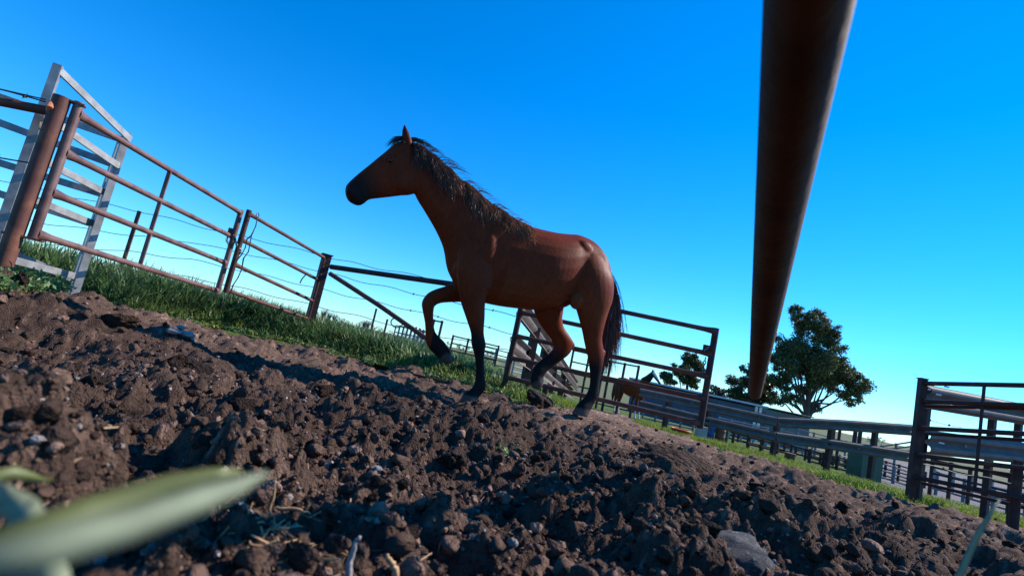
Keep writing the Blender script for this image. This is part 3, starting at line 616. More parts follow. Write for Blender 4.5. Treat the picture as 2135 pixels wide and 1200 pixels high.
for t_, f_ in ((.88, 1), (.93, 2), (.9, 3)):
    c = lerp(lerp(TL2, BL2, (.36, .36, .66, .97)[f_]), lerp(TR2, BR2, (.38, .38, .7, .97)[f_]), t_); dd = (TR2-TL2)/np.linalg.norm(TR2-TL2)
    MB().tube([c-dd*.03, c+dd*.03], .0235, 12).build('wire_wrap', MT['chain'], g2)
chain([P(478, 487, 5.75), P(472, 500, 5.72), P(478, 512, 5.74), P(490, 505, 5.76), P(488, 492, 5.78), P(494, 512, 5.76), P(503, 523, 5.74), P(498, 530, 5.76)], .005, MT['chain'], g1)
MB().box(P(481, 484, 5.78), (.06, .02, .09), .4).build('latch_plate', MT['rust'], g1)
def Q(x, y): return P(400+x/4.617, 420+y/4.617, 5.7)
for pts_ in ([(630, 160), (615, 235), (575, 325), (530, 365), (515, 440), (480, 510), (430, 570)], [(575, 325), (545, 480), (500, 545), (480, 650), (445, 730), (400, 800), (380, 860), (320, 950), (285, 1020)]):
    pp = [Q(*q) for q in pts_]; k = MB(); k.tube(pp, .0055, 6); k.tube([p+np.array([.006*math.sin(i*2.), -.004, .006*math.cos(i*2.)]) for i, p in enumerate(pp)], .004, 5); k.build('wire_rope', MT['chain'], g2)
MB().tube([P(537, 449, 5.85)+np.array([.0, -.03, 0])*math.cos(q)+Zv*.03*math.sin(q) for q in np.linspace(0, 6.28, 10)], .005, 5).build('wire_loop', MT['chain'], g2)
pp = [P(400+x/4.617, 420+y/4.617, 7.0) for x, y in ((1105, 690), (1085, 715), (1060, 745), (1040, 785))]; MB().tube(pp, .008, 6).build('twine_tail', MT['chain'], g2)
# braced post, brace rails to the stockyard gate
bp = thing('brace_post', foot(682, 532, 7.5), 'square steel post with top rail and slanting brace at the paddock corner', 'post')
b1, t1 = post(682, 532, 7.5, .12, MT['rustdark'], bp, 'post_column', True, .5, True)
MB().bar(b1+np.array([-.02, -.078, .15]), t1+np.array([-.02, -.078, -.05]), .012, .018, (1, 0, 0)).build('weld_strip', MT['rustpale'], bp)
gl_t, gl_b = P(1093, 604, 6.35), P(1045, 822, 6.35); gl_b[:2] = gl_t[:2]
rail(P(690, 556, 7.45), lerp(gl_t, gl_b, .04)+np.array([-.04, .05, 0]), .036, MT['rustdark'], bp, name='top_rail'); 
MB().tube([P(688, 570, 7.45), P(790, 636, 7.15), P(890, 706, 6.9), P(960, 762, 6.6), P(1000, 790, 6.45), P(1046, 815, 6.35)], .032, 12).build('slanting_brace', MT['rust'], bp)
# wire fence behind the gates
wf = thing('wire_fence', foot(287, 440, 7.1), 'barbed wire fence on a steel picket running behind the pipe gates', 'fence')
k = post(291, 440, 7.1, .042, MT['rust'], wf, 'picket', True, .4)
WF = [[(-120, 345, 6.7), (0, 376, 6.8), (135, 406, 6.9), (290, 441, 7.1), (400, 468, 7.25), (540, 500, 7.4), (690, 538, 7.52), (932, 588, 7.0), (1085, 610, 6.42)],
      [(-120, 412, 6.7), (0, 442, 6.8), (90, 464, 6.9), (278, 492, 7.1), (400, 504, 7.25), (540, 535, 7.4), (680, 568, 7.52), (884, 617, 7.0), (1010, 643, 6.6), (1080, 660, 6.42)],
      [(-120, 475, 6.7), (0, 502, 6.8), (268, 525, 7.1), (400, 540, 7.25), (540, 573, 7.4), (665, 601, 7.52), (880, 653, 7.0), (1012, 681, 6.6), (1070, 696, 6.42)],
      [(-120, 535, 6.7), (0, 552, 6.8), (256, 560, 7.1), (400, 578, 7.25), (540, 610, 7.4), (655, 636, 7.52), (816, 677, 7.2), (950, 707, 6.8), (1060, 730, 6.42)]]
for i, ln in enumerate(WF): wire([P(*q) for q in ln], .0042, wf, .012, () if i == 0 else (.8, .86, .93, .965), i, 'wire')
# ------------------------------------------------------------------ galvanised V rack behind the left post
rk = thing('galvanised_rack', foot(262, 278, 4.3), 'tall galvanised steel rack of angled flat rails behind the left post', 'rack')
b2, t2 = post(266, 276, 4.3, .05, MT['galv'], rk, 'upright', True, .9); b3, t3 = post(254, 290, 4.42, .045, MT['galv'], rk, 'upright', True, .9)
b4, t4 = post(122, 136, 3.62, .05, MT['galv'], rk, 'upright', True, .5)
LR = [((125, 148), (272, 291)), ((82, 232), (250, 348)), ((62, 320), (228, 406)), ((42, 404), (207, 471)), ((20, 540), (166, 578))]
for (a_, b_) in LR:
    A, B = P(*a_, 3.62), P(*b_, 4.27); MB().bar(A, B, .016, .052).build('lit_rail', MT['galv'], rk)
DR = [((-120, 160), (256, 292)), ((-120, 212), (236, 343)), ((-120, 303), (214, 405)), ((-120, 365), (196, 468)), ((-40, 500), (160, 585))]
for (a_, b_) in DR: MB().bar(P(*a_, 3.95), P(*b_, 4.4), .016, .055).build('rear_rail', MT['galv'], rk)
# ------------------------------------------------------------------ centre: five-rail stockyard gate
g3, TL3, BL3, TR3, BR3 = gate('stockyard_gate', 'rusty five-rail steel gate standing open behind the trotting horse', (1095, 600, 6.3), (1045, 822, 6.3), (1493, 684, 5.7), (1451, 889, 5.7), [(.03, .03), (.23, .265), (.45, .49), (.655, .71), (.83, .955)], .026, MT['rust'], .07, (1.25, 1.5), stay=[.47], mst=MT['rustdark'])
la = MB().box(P(1473, 727, 5.66), (.075, .02, .085), -.15).build('latch_plate', MT['rustdark'], g3)
MB().bar(P(1468, 731, 5.62), P(1478, 722, 5.62), .004, .008).build('latch_tongue', MT['galv'], la)
chain([P(1471, 745, 5.64), P(1467, 765, 5.64), P(1464, 782, 5.64)], .006, MT['chain'], g3); chain([P(1461, 835, 5.64), P(1458, 852, 5.64)], .006, MT['chain'], g3)
for px in (1045,):
    c = BL3; MB().tube([np.array([c[0], c[1], gz(c)-.1]), c+Zv*.02], .045, 12).build('hinge_foot', MT['rustdark'], g3)
# wire panel posts
for i, (px, py, d) in enumerate(((1102, 790, 6.7), (1140, 800, 7.2))):
    t = P(px, py, d); tp = thing('stub_post', (t[0], t[1], gz(t)), 'short dark steel stub post in the grass under the five-rail gate', 'post', 'stub posts under the five-rail gate'); MB().tube([np.array([t[0], t[1], gz(t)-.06]), t], .04, 10).build('post_pipe', MT['rustdark'], tp)
# ------------------------------------------------------------------ receding guard rail race behind the gate
def guardrail(name, label, ups, los, nrm, posts, ht=.3, bolts=(.3, .6), m=None, group=None, pw=.11):
    q0 = P(*ups[0]); o = thing(name, (q0[0], q0[1], gz(q0)), label, 'guard rail', group)
    for ln in (ups, los):
        for a_, b_ in zip(ln, ln[1:]): wbeam(P(*a_), P(*b_), o, nrm, ht, m=m, bolts=bolts)
    for px, py, d in posts:
        t = P(px, py, d); MB().box((t+np.array([t[0], t[1], gz(t)-.1]))/2, (pw, pw, t[2]-gz(t)+.1), .4).build('post', MT['rustdark'], o)
    return o
guardrail('guard_rail_fence', 'pale corrugated guard rails receding in a line behind the five-rail gate', [(1088, 640, 6.6), (1206, 806, 17)], [(1074, 722, 6.6), (1196, 822, 17)], (-.6, -.8, 0), [(1118, 682, 8), (1140, 712, 9.6), (1160, 744, 11.5), (1178, 770, 13.6)], .33, ())
# long guard rail fence on the right
guardrail('guard_rail_fence', 'two weathered corrugated guard rails running along the far side of the right grass strip', [(1335, 817, 16.2), (1480, 848, 14.8), (1621, 879, 13.6), (1760, 886, 13.4), (1902, 896, 13.2)], [(1335, 842, 16.2), (1480, 878, 14.8), (1618, 910, 13.6), (1755, 929, 13.4), (1896, 951, 13.2)], (-.2, -1, 0), [(1395, 830, 15.75), (1482, 835, 14.95), (1622, 868, 13.75), (1735, 880, 13.55), (1826, 890, 13.45)], .27, (.25, .75))
# ------------------------------------------------------------------ right foreground panel
g4, TLp, BLp, TRp, BRp = gate('stockyard_fence', 'dark five-rail stockyard panel fixed to a capped post beside the guard rails', (1928, 792, 6.5), (1893, 1012, 6.5), (2200, 800, 5.2), (2178, 1080, 5.2), [(.03, .015), (.2, .17), (.45, .385), (.7, .65), (.9, .88)], .026, MT['rustdark'], .03, (1.2, 1.2), stay=[.5])
b5, t5 = post(1924, 790, 6.52, .075, MT['rustdark'], g4, 'post', True, -.1, True)
for (a_, b_) in (((1930, 846), (2180, 852)), ((1928, 903), (2180, 920)), ((1925, 961), (2180, 1000)), ((1922, 1006), (2180, 1068))):
    rail(P(*a_, 6.5), P(*b_, 5.3), .02, MT['rustdark'], g4, name='rail')
t = P(2124, 960, 5.5); MB().tube([np.array([t[0], t[1], gz(t)-.1]), t], .045, 12).build('middle_post', MT['rustdark'], g4)
o4 = guardrail('guard_rail_fence', 'slotted guard rails sloping away behind the dark five-rail panel', [(1930, 826, 6.9), (2300, 893, 9.0)], [(1928, 920, 6.9), (2300, 963, 9.0)], (-.3, -1, 0), [(1937, 800, 7.05), (2072, 845, 7.85), (2126, 858, 8.2)], .31, (.18,), pw=.08)
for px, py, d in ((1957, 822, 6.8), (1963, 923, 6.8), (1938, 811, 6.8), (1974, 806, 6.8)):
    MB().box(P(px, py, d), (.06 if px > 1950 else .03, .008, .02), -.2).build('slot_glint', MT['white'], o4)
wire([P(1925, 966, 6.7), P(1980, 980, 6.8), P(2034, 991, 6.9), P(2200, 1025, 7.2)], .006, o4, .01, (.15, .4), 3, 'barbed_wire'); wire([P(1936, 875, 7.1), P(1975, 884, 7.2), P(2005, 890, 7.3)], .006, o4, .004, (.05, .6), 4, 'barbed_wire')
# ------------------------------------------------------------------ trees
def tree(name, label, base, d, blobs, leaf, nleaf, col, trunk_r, limbs=(), m=None, group=None, cat='tree', bark=None):
    B = P(*base, d); g_ = gz(B); B[2] = g_-.1; o = thing(name, (B[0], B[1], g_), label, cat, group); k = MB()
    top = P(*blobs[0][:2], d); cs = []
    for (px, py, r) in blobs: c = P(px, py, d+random.uniform(-1, 1)*r*d/F*.8); R0 = r*d/F; cs.append((*c, R0, R0*1.1, R0*.85))
    mid = B+(top-B)*.45; mid[:2] += rng.normal(size=2)*.1; k.tube([B, lerp(B, mid, .5), mid, lerp(mid, top, .8)], [trunk_r*1.25, trunk_r, trunk_r*.7, trunk_r*.2], 10)
    for c in cs[1:]:
        c = np.array(c[:3]); s = lerp(B, mid, random.uniform(.55, 1)); k.tube([s, lerp(s, c, .5)+np.array([0, 0, -.08*np.linalg.norm(c-s)]), c], [trunk_r*.45, trunk_r*.28, trunk_r*.08], 6)
    k.build('trunk', bark or MT['bark'], o)
    sub = []
    for c in cs:      # each bough breaks into leaf clumps
        for j in range(12):
            dd = rng.normal(size=3); dd /= np.linalg.norm(dd); rr2 = c[3]*random.uniform(.35, .7); sub.append((c[0]+dd[0]*c[3]*.72, c[1]+dd[1]*c[4]*.72, c[2]+dd[2]*c[5]*.72, rr2, rr2, rr2*.8))
    leafmass('crown', sub, nleaf, leaf, m or MT['leafbig'], col=col, parent=o, shell=.15)
    return o
tree('broadleaf_tree', 'tall spreading broadleaf tree with an airy crown behind the grey-green container', (1686, 868), 44,
     [(1690, 715, 38), (1685, 690, 30), (1700, 750, 38), (1655, 735, 32), (1640, 770, 28), (1735, 765, 34), (1690, 800, 30), (1750, 810, 26), (1660, 655, 20), (1702, 665, 26), (1735, 690, 22), (1640, 715, 28), (1625, 745, 24), (1735, 735, 34), (1665, 760, 34), (1755, 780, 30), (1785, 800, 28), (1775, 830, 20), (1640, 800, 24), (1628, 830, 18), (1610, 790, 14), (1712, 785, 28), (1700, 850, 12), (1655, 835, 16)], .105, 72000, (.07, .09, .028), .26)
tree('broadleaf_tree', 'dark round-crowned tree half hidden by the end of the overhead pipe', (1572, 850), 46, [(1570, 795, 30), (1540, 800, 24), (1545, 825, 22), (1595, 800, 24), (1600, 825, 20), (1560, 770, 16), (1580, 835, 18), (1525, 820, 12)], .11, 24000, (.055, .07, .024), .18)
tree('broadleaf_tree', 'flat-topped tree seen through the five-rail gate', (1430, 815), 48, [(1437, 755, 22), (1415, 768, 18), (1455, 768, 16), (1400, 790, 16), (1432, 785, 18), (1452, 798, 15), (1385, 783, 10), (1440, 742, 12)], .11, 18000, (.08, .09, .026), .16)
tree('broadleaf_tree', 'small greyish bushy tree over the long shed roof', (1492, 832), 60, [(1492, 818, 14), (1477, 816, 10), (1508, 820, 11), (1488, 808, 8)], .2, 900, (.06, .058, .045), .12)
for i, (px, py, r, d, lb) in enumerate([(565, 641, 9, 110, 'small dark tree poking above the crop under the narrow gate'), (600, 648, 10, 110, 'twin-headed dark tree above the crop near the braced post'), (617, 655, 7, 112, 'little rounded tree next to the twin-headed far tree'), (134, 536, 12, 40, 'scrubby bush above the crop behind the galvanised rack'),
     (1818, 916, 9, 90, 'tiny round tree far beyond the guard rails'), (1838, 916, 7, 92, 'tiny thin tree far beyond the guard rails')]):
    tree('far_tree', lb, (px, py+14), d, [(px, py, r), (px-r*.7, py+2, r*.6), (px+r*.7, py+3, r*.65)], r*d/F*.12, 420, (.035, .05, .03), .1)
for i in range(17):
    px = 655+i*23+random.uniform(-8, 8); r = random.uniform(5, 10); py = 743+.218*(px-1036)-r*.4
    tree('far_tree', 'dark low tree in the long row on the far horizon', (px, py+r+4), 150, [(px, py, r), (px+r*.8, py+2, r*.6), (px-r*.8, py+2, r*.7)], r*150/F*.13, 260, (.035, .045, .032), .15, group='trees in the row on the far horizon')
def bare(px, py, ht, d, label):
    B = P(px, py, d); B[2] = gz(B)-.1; o = thing('bare_tree', (B[0], B[1], B[2]+.1), label, 'tree', 'leafless trees on the far horizon'); k = MB(); hh = ht*d/F+.38-B[2]
    for j in range(26):
        a = random.uniform(0, 6.28); s = random.uniform(.15, .6); e = B+np.array([math.cos(a)*s*hh*.6, math.sin(a)*s*hh*.6, hh*random.uniform(.7, 1.05)]); k.tube([B, lerp(B, e, .5)+Zv*.1*hh, e], [.07*d/110, .05*d/110, .02*d/110], 4)
    k.build('branches', MT['bare'], o)
for px, ht in ((672, 22), (684, 18), (695, 16), (758, 16), (765, 18)): bare(px, 743+.218*(px-1036)+2, ht, 105, 'leafless pale tree on the far horizon beyond the crop')
# ------------------------------------------------------------------ sheds, container, pens
def shed(name, label, pl_, pr_, d0, d1, depth, wallm, roofm, roof_t=.12, cat='shed', over=.25):
    A, B = P(*pl_, d0), P(*pr_, d1); zt = (A[2]+B[2])/2; t = B-A; t[2] = 0; L = np.linalg.norm(t); t /= L; nb = np.array([-t[1], t[0], 0]); zb = min(gz(A), gz(B))-.05; rz = math.atan2(t[1], t[0])
    o = thing(name, (A[0], A[1], zb), label, cat); c = (A+B)/2+nb*depth/2
    npan = max(2, int(L/2.4))
    for i in range(npan): cc_ = A+t*L*(i+.5)/npan+nb*depth/2; MB().box((cc_[0], cc_[1], (zt+zb)/2), (L/npan-.03, depth, zt-zb), rz).build('wall_panel', wallm, o)
    MB().bar(np.array((A[0], A[1], zt+roof_t/2))+nb*(depth/2-.15)-t*over, np.array((B[0], B[1], zt+roof_t/2))+nb*(depth/2-.15)+t*over, depth+.5, roof_t, (nb[0]*.05, nb[1]*.05, 1)).build('roof', roofm, o); return o, A, B, t, nb, zt, zb
sh, A, B, t, nb, zt, zb = shed('long_shed', 'long low shed with a pale blue metal roof behind the guard rails', (1318, 797), (1590, 849), 36, 34, 4, MT['wallblue'], MT['roofblue'])
for i in range(7): MB().box(A+t*(np.linalg.norm(B-A)*(i+.5)/7)*np.array([1, 1, 0])-nb*.04+np.array([0, 0, zt-A[2]-.45]), (.7, .03, .3), math.atan2(t[1], t[0])).build('window', MT['white' if i % 3 else 'bluedrum'], sh)
for s in (.985, .955): MB().box(np.array([*(A+(B-A)*s)[:2], (zt+zb)/2+.1])-nb*.1, (.16, .08, zt-zb+.2)).build('white_post', MT['white'], sh)
shed('shipping_container', 'grey-green metal container under the tall spreading tree', (1598, 851), (1690, 873), 37, 37, 3, MT['wallgreen'], MT['wallgreen'], .06, 'container', .02)
def pen(label, a_, b_, ht, nr, m, posts=3, group=None, r=.034, cat='pen panel', name='pen_panel', post_r=None):
    A, B = P(*a_), P(*b_); o = thing(name, (A[0], A[1], gz(A)), label, cat, group); 
    for i in range(posts):
        q_ = lerp(A, B, i/(posts-1)); MB().tube([np.array([q_[0], q_[1], gz(q_)-.08]), q_+Zv*.05], post_r or r*1.5, 6).build('post', m, o)
    for j in range(nr): dz = Zv*ht*j/(nr-1 if nr > 1 else 1); MB().tube([A-dz, B-dz], r, 6).build('rail', m, o)
    return o
PENS = [((1500, 893, 20), (1622, 925, 20), 1.0, 5, 'rustdark', 5, 'dark pen panel behind the blue and brown drums'),
        ((1622, 921, 21), (1712, 945, 20), 1.0, 5, 'rustdark', 4, 'dark pen panel behind the red weld seat under the guard rail'),
        ((1690, 938, 18), (1775, 960, 18), .9, 6, 'rustdark', 4, 'close-railed dark pen panel left of the green bin'),
        ((1830, 962, 18), (1900, 985, 18), .9, 5, 'grey', 3, 'bluish pen panel right of the green bin'),
        ((1630, 885, 30), (1765, 920, 30), .6, 3, 'grey', 5, 'thin-railed far pen seen between the two guard rails'),
        ((1540, 905, 24), (1660, 935, 24), 1.2, 6, 'rustdark', 6, 'second dark pen panel farther behind the drums'),
        ((1660, 935, 23), (1790, 968, 23), 1.1, 6, 'rustdark', 6, 'long dark pen panel farther behind the green bin'),
        ((1820, 955, 22), (1930, 985, 22), 1.1, 5, 'rustdark', 5, 'dark pen panel behind the capped post'),
        ((1955, 985, 17), (2140, 1035, 15), .5, 3, 'grey', 4, 'low grey rails on the gravel behind the dark five-rail panel'),
        ((1500, 870, 28), (1600, 892, 28), .7, 4, 'galv', 5, 'pale galvanised rails seen between the guard rails by the white shed posts'),
        ((1600, 905, 26), (1700, 930, 27), .9, 5, 'galv', 5, 'pale galvanised pen rails low behind the dark pen panels'),
        ((1700, 935, 26), (1800, 962, 27), .9, 5, 'grey', 5, 'grey pen rails low behind the green bin'),
        ((1345, 838, 24), (1450, 862, 24), .7, 4, 'grey', 5, 'grey pen rails glimpsed through the lower half of the five-rail gate'),
        ((1560, 925, 17), (1640, 944, 17), .6, 4, 'rustdark', 4, 'low dark panel in the grass under the guard rail joint'),
        ((1945, 958, 15), (2150, 1005, 14), .55, 4, 'rustdark', 6, 'dark rails of a pen close behind the slotted guard rails'),
        ((1950, 975, 24), (2150, 1018, 24), .8, 4, 'galv', 6, 'pale pen rails farther behind the slotted guard rails'),
        ((1838, 930, 26), (1905, 920, 22), .55, 4, 'grey', 3, 'bluish cattle ramp rails between the two guard rails'),
        ((945, 700, 24), (1040, 722, 24), 1.3, 5, 'rustdark', 4, 'dark pen panel seen between the trotting horse and the gate'),
        ((1010, 722, 30), (1060, 735, 30), 1.4, 6, 'grey', 3, 'grey pen panel just left of the five-rail gate'),
        ((905, 668, 20), (922, 671, 20), 1.5, 2, 'rustdark', 2, 'pair of tall dark posts behind the raised front hoof'),
        ((1196, 730, 22), (1262, 745, 22), 1.4, 4, 'rustdark', 3, 'tall square pen frame between the hind legs'),
        ((1245, 748, 20), (1332, 764, 20), 1.5, 3, 'rustdark', 4, 'dark frame above the second horse'),
        ((1075, 742, 26), (1190, 778, 34), 1.0, 5, 'grey', 4, 'far grey pen rails below the receding guard rails')]
for a_, b_, ht, nr, m, np_, lb in PENS: pen(lb, a_, b_, ht, nr, MT[m], np_)
for px, ht_ in ((768, 643), (801, 665)):
    tpx = px+17 if px < 790 else px+7; t_ = P(tpx, ht_, 15); o = thing('fence_picket', (t_[0], t_[1], gz(t_)), 'thin steel picket standing in the far crop, %s' % ('taller of two' if px < 790 else 'shorter of two'), 'picket'); MB().tube([np.array([t_[0], t_[1], gz(t_)-.1]), t_], .03, 6).build('stake', MT['rustdark'], o)
# cattle crush
A = P(826, 678, 22); B = P(893, 692, 22); gz_ = gz(A); cr = thing('cattle_crush', (A[0], A[1], gz_), 'grey-blue steel cattle crush of upright bars beyond the crop', 'cattle crush')
for i in range(9):
    q_ = lerp(A, B, i/8)
    for dy in (0, .8): MB().tube([np.array([q_[0], q_[1]+dy, gz_-.05]), q_+np.array([0, dy, .12*math.sin(i/8*3.14)])], .03, 6).build('upright', MT['grey'], cr)
for j in range(5):
    for dy in (0, .8): MB().tube([A+np.array([0, dy, -.28*j]), B+np.array([0, dy, -.28*j])], .025, 6).build('side_rail', MT['grey'], cr)
MB().tube([A+np.array([.25*math.cos(q), 0, .12+.2*math.sin(q)]) for q in np.linspace(0, 6.28, 14)], .03, 6).build('head_hoop', MT['grey'], cr)
# drums, bin, small things by the guard rail
def drum(name, label, px, py, d, wpx, hpx, m, cat, square=False):
    p = P(px, py, d); p[2] = gz(p); wd = wpx*d/F; hh = hpx*d/F; o = thing(name, p, label, cat)
    if square:
        bo = MB().box(p+Zv*hh/2, (wd, wd*.7, hh), .2).build('body', m, o)
        for k in (.33, .66, .97): MB().box(p+Zv*hh*k, (wd*1.03, wd*.73, .03), .2).build('rib', m, bo)
    else:
        rs = [(0, .97), (.02, 1), (.3, 1), (.32, 1.04), (.34, 1), (.64, 1), (.66, 1.04), (.68, 1), (.98, 1), (1, .97)]
        bo = MB().tube([p+Zv*hh*a for a, _ in rs], [wd/2*b for _, b in rs], 20).build('body', m, o); MB().tube([p+Zv*(hh-.01), p+Zv*(hh+.012)], wd*.47, 20).build('lid', m, bo)
    return o
drum('steel_bin', 'dark green ribbed steel bin under the guard rail', 1800, 990, 15, 52, 62, MT['greendrum'], 'bin', True)
drum('plastic_drum', 'blue plastic drum behind the guard rail', 1480, 910, 16.5, 16, 34, MT['bluedrum'], 'drum')
drum('oil_drum', 'rusty brown drum next to the blue drum', 1500, 915, 16.5, 20, 36, MT['browndrum'], 'drum')
drum('plastic_drum', 'dark green drum beside the rusty drum', 1512, 918, 17, 10, 34, MT['greendrum'], 'drum')
drum('concrete_block', 'pale concrete block under the corner of the five-rail gate', 1461, 905, 13.5, 20, 26, MT['concrete'], 'block', True)
p = P(1420, 892, 13); p[2] = gz(p); o = thing('feed_tub', p, 'low orange tub in the grass under the five-rail gate', 'tub'); MB().tube([p, p+Zv*.04, p+Zv*.12], [.16, .2, .24], 16).build('tub', MT['orange'], o); MB().tube([p+np.array([math.cos(a)*.24, math.sin(a)*.24, .12]) for a in np.linspace(0, 6.29, 20)], .015, 6).build('rim', MT['orange'], o)
p = P(1648, 945, 16); p[2] = gz(p); o = thing('feed_tub', p, 'small rusty red tub behind the guard rail posts', 'tub'); MB().tube([p, p+Zv*.05, p+Zv*.2], [.12, .14, .16], 16).build('tub', MT['browndrum'], o)
for i, (px, py, d) in enumerate(((1740, 888, 24), (1752, 890, 26), (1785, 888, 19), (1795, 890, 19.5))):
    t_ = P(px, py, d); o = thing('yard_post', (t_[0], t_[1], gz(t_)), 'tall dark yard post rising between the two guard rails', 'post', 'yard posts behind the right guard rails'); MB().tube([np.array([t_[0], t_[1], gz(t_)-.1]), t_], .07, 8).build('post_pipe', MT['rustdark'], o); MB().tube([t_-Zv*.02, t_+Zv*.02], .085, 8).build('cap', MT['rustdark'], o)
p = PG(840, 776); o = thing('steel_bracket', (p[0], p[1], gz(p)), 'black steel channel bracket with three lugs lying at the crop edge', 'bracket')
MB().bar(p+np.array([-.09, 0, .05]), p+np.array([.1, .05, .05]), .02, .02).build('bar', MT['rustdark'], o)
for s in (-.085, 0, .095): MB().bar(p+np.array([s, s*.25, -.01]), p+np.array([s, s*.25, .06]), .02, .02, (0, 1, 0)).build('lug', MT['rustdark'], o)
a_, b_ = PG(862, 784), PG(935, 802); o = thing('steel_rod', (a_[0], a_[1], gz(a_)), 'dark steel rod lying along the edge of the crop', 'rod'); MB().tube([a_+Zv*.02, lerp(a_, b_, .5)+Zv*.022, b_+Zv*.02], .012, 8).build('rod', MT['rustdark'], o); MB().tube([b_+Zv*.02, b_+Zv*.05], .014, 8).build('hook', MT['rustdark'], o)
# ------------------------------------------------------------------ second horse, far off
def far_horse(px, py, d, yaw, ht, label):
    p = P(px, py, d); p[2] = gz(p); f2 = np.array([math.cos(yaw), math.sin(yaw), 0]); l2 = np.array([-f2[1], f2[0], 0]); k = MB(); s = ht/1.5
    def pt(a, b, c): return p+(f2*a+l2*b+Zv*c)*s
    def loft(st, n=14):
        k.ring_loft([[pt(a, b+w_*math.sin(q), c+h_*math.cos(q)) if not v_ else pt(a+h_*math.cos(q), b+w_*math.sin(q), c) for q in np.linspace(0, 6.283, n, endpoint=False)] for a, b, c, w_, h_, v_ in st])
    loft([(-.8, 0, 1.2, .05, .1, 0), (-.7, 0, 1.2, .2, .25, 0), (-.4, 0, 1.18, .27, .3, 0), (0, 0, 1.1, .28, .32, 0), (.4, 0, 1.12, .25, .33, 0), (.65, 0, 1.15, .2, .28, 0), (.78, 0, 1.15, .08, .14, 0)])
    loft([(.5, 0, 1.3, .15, .25, 0), (.75, 0, 1.5, .1, .2, 0), (.95, 0, 1.72, .08, .14, 0), (1.02, 0, 1.85, .06, .08, 0)])
    loft([(.93, 0, 1.88, .07, .08, 0), (1.05, 0, 1.8, .09, .12, 0), (1.2, 0, 1.68, .07, .1, 0), (1.35, 0, 1.55, .05, .07, 0), (1.42, 0, 1.5, .03, .04, 0)])
    for a, b in ((.5, .14), (.55, -.14), (-.6, .14), (-.55, -.14)):
        hind = a < 0; loft([(a, b, 1.05, .1, .15 if hind else .1, 1), (a, b, .75, .07, .1 if hind else .07, 1), (a-.04*hind, b, .48, .05, .06, 1), (a, b, .2, .035, .035, 1), (a+.03, b, .08, .045, .05, 1), (a+.04, b, 0, .055, .06, 1)])
    for b in (.05, -.05): loft([(.95, b, 1.92, .025, .03, 1), (.95, b, 2.0, .02, .025, 1), (.96, b, 2.07, .005, .006, 1)])
    raw = k.build('raw', MT['hair']); m_ = raw.modifiers.new('r', 'REMESH'); m_.mode = 'VOXEL'; m_.voxel_size = .03; m2 = raw.modifiers.new('s', 'SMOOTH'); m2.iterations = 4
    dg = bpy.context.evaluated_depsgraph_get(); dg.update(); me = bpy.data.meshes.new_from_object(raw.evaluated_get(dg)); bpy.data.objects.remove(raw); me.shade_smooth()
    n = len(me.vertices); co = np.zeros(n*3, np.float32); me.vertices.foreach_get('co', co); co = co.reshape(-1, 3); lo = (co-p)/s; A_, C_ = lo@f2, lo[:, 2]
    cl = np.tile(np.array([.15, .03, .009]), (n, 1)); cl = mixc(cl, (.015, .012, .012), sstep(C_, 1.45, 1.55)*(A_ > .55)); cl = mixc(cl, (.6, .57, .52), ((A_-1.0)*.75+(C_-1.8)*1 > .06)*(A_ > 1.0)); cl = mixc(cl, (.55, .5, .45), (C_ < .3)*1.)
    at = me.color_attributes.new('col', 'FLOAT_COLOR', 'POINT'); c4 = np.ones((n, 4), np.float32); c4[:, :3] = cl; at.data.foreach_set('color', c4.ravel()); me.materials.clear(); me.materials.append(coatm)
    o = thing('horse', p, label, 'horse'); bd = bpy.data.objects.new('body', me); C.objects.link(bd); under(bd, o)
    k = MB(); k.tube([pt(-.78, 0, 1.35), pt(-.88, 0, 1.1), pt(-.9, 0, .7), pt(-.88, 0, .45)], [.05*s, .08*s, .07*s, .02], 8); k.build('tail', MT['hair'], o)
    k = MB(); k.tube([pt(.45, 0, 1.55), pt(.7, .02, 1.68), pt(.9, .02, 1.86), pt(1.0, 0, 1.95)], [.03*s, .06*s, .05*s, .03*s], 8); k.build('mane', MT['hair'], o)
far_horse(1308, 850, 20, R_(-58), 1.45, 'chestnut horse with white blaze standing by the pens beyond the gate')
# ------------------------------------------------------------------ foreground blades, roots and straw
def blade(name, pts, wid, m, label, cat='grass blade', group=None):
    pp = [P(*q) for q in pts]; v = []; f = []; r0 = pp[0]; gzr = float(ground_h(np.array([r0[0]]), np.array([r0[1]]))[0])
    if r0[2] > gzr: pp.insert(0, np.array([r0[0], r0[1], gzr-.01])); wid = [wid[0]*.8]+list(wid)      # rooted in the soil
    for i, p in enumerate(pp):
        t = i/(len(pp)-1); tan = pp[min(i+1, len(pp)-1)]-pp[max(i-1, 0)]; sd = np.cross(tan, p-CAM); sd /= np.linalg.norm(sd); wv = wid[i]/2; nn_ = np.cross(sd, tan); nn_ /= np.linalg.norm(nn_); v += [tuple(p-sd*wv), tuple(p+nn_*wv*.35), tuple(p+sd*wv), tuple(p+nn_*wv*.25)]
        if i: b = 4*(i-1); f += [(b+j, b+(j+1) % 4, b+4+(j+1) % 4, b+4+j) for j in range(4)]
    f += [(3, 2, 1, 0), tuple(4*(len(pp)-1)+j for j in range(4))]
    me = bpy.data.meshes.new(name); me.from_pydata(v, [], f); me.materials.append(m); me.shade_smooth(); o = bpy.data.objects.new(name, me); C.objects.link(o); return tag(o, label, cat, group)
blade('grass_blade', [(-420, 1560, .07), (-250, 1290, .062), (-60, 1185, .062), (120, 1135, .067), (280, 1090, .078), (420, 1040, .092), (500, 1012, .103), (560, 985, .115)], [.002, .0036, .0046, .005, .0051, .0047, .0036, .0008], MT['blade'], 'broad pale green grass blade hanging over the near soil')
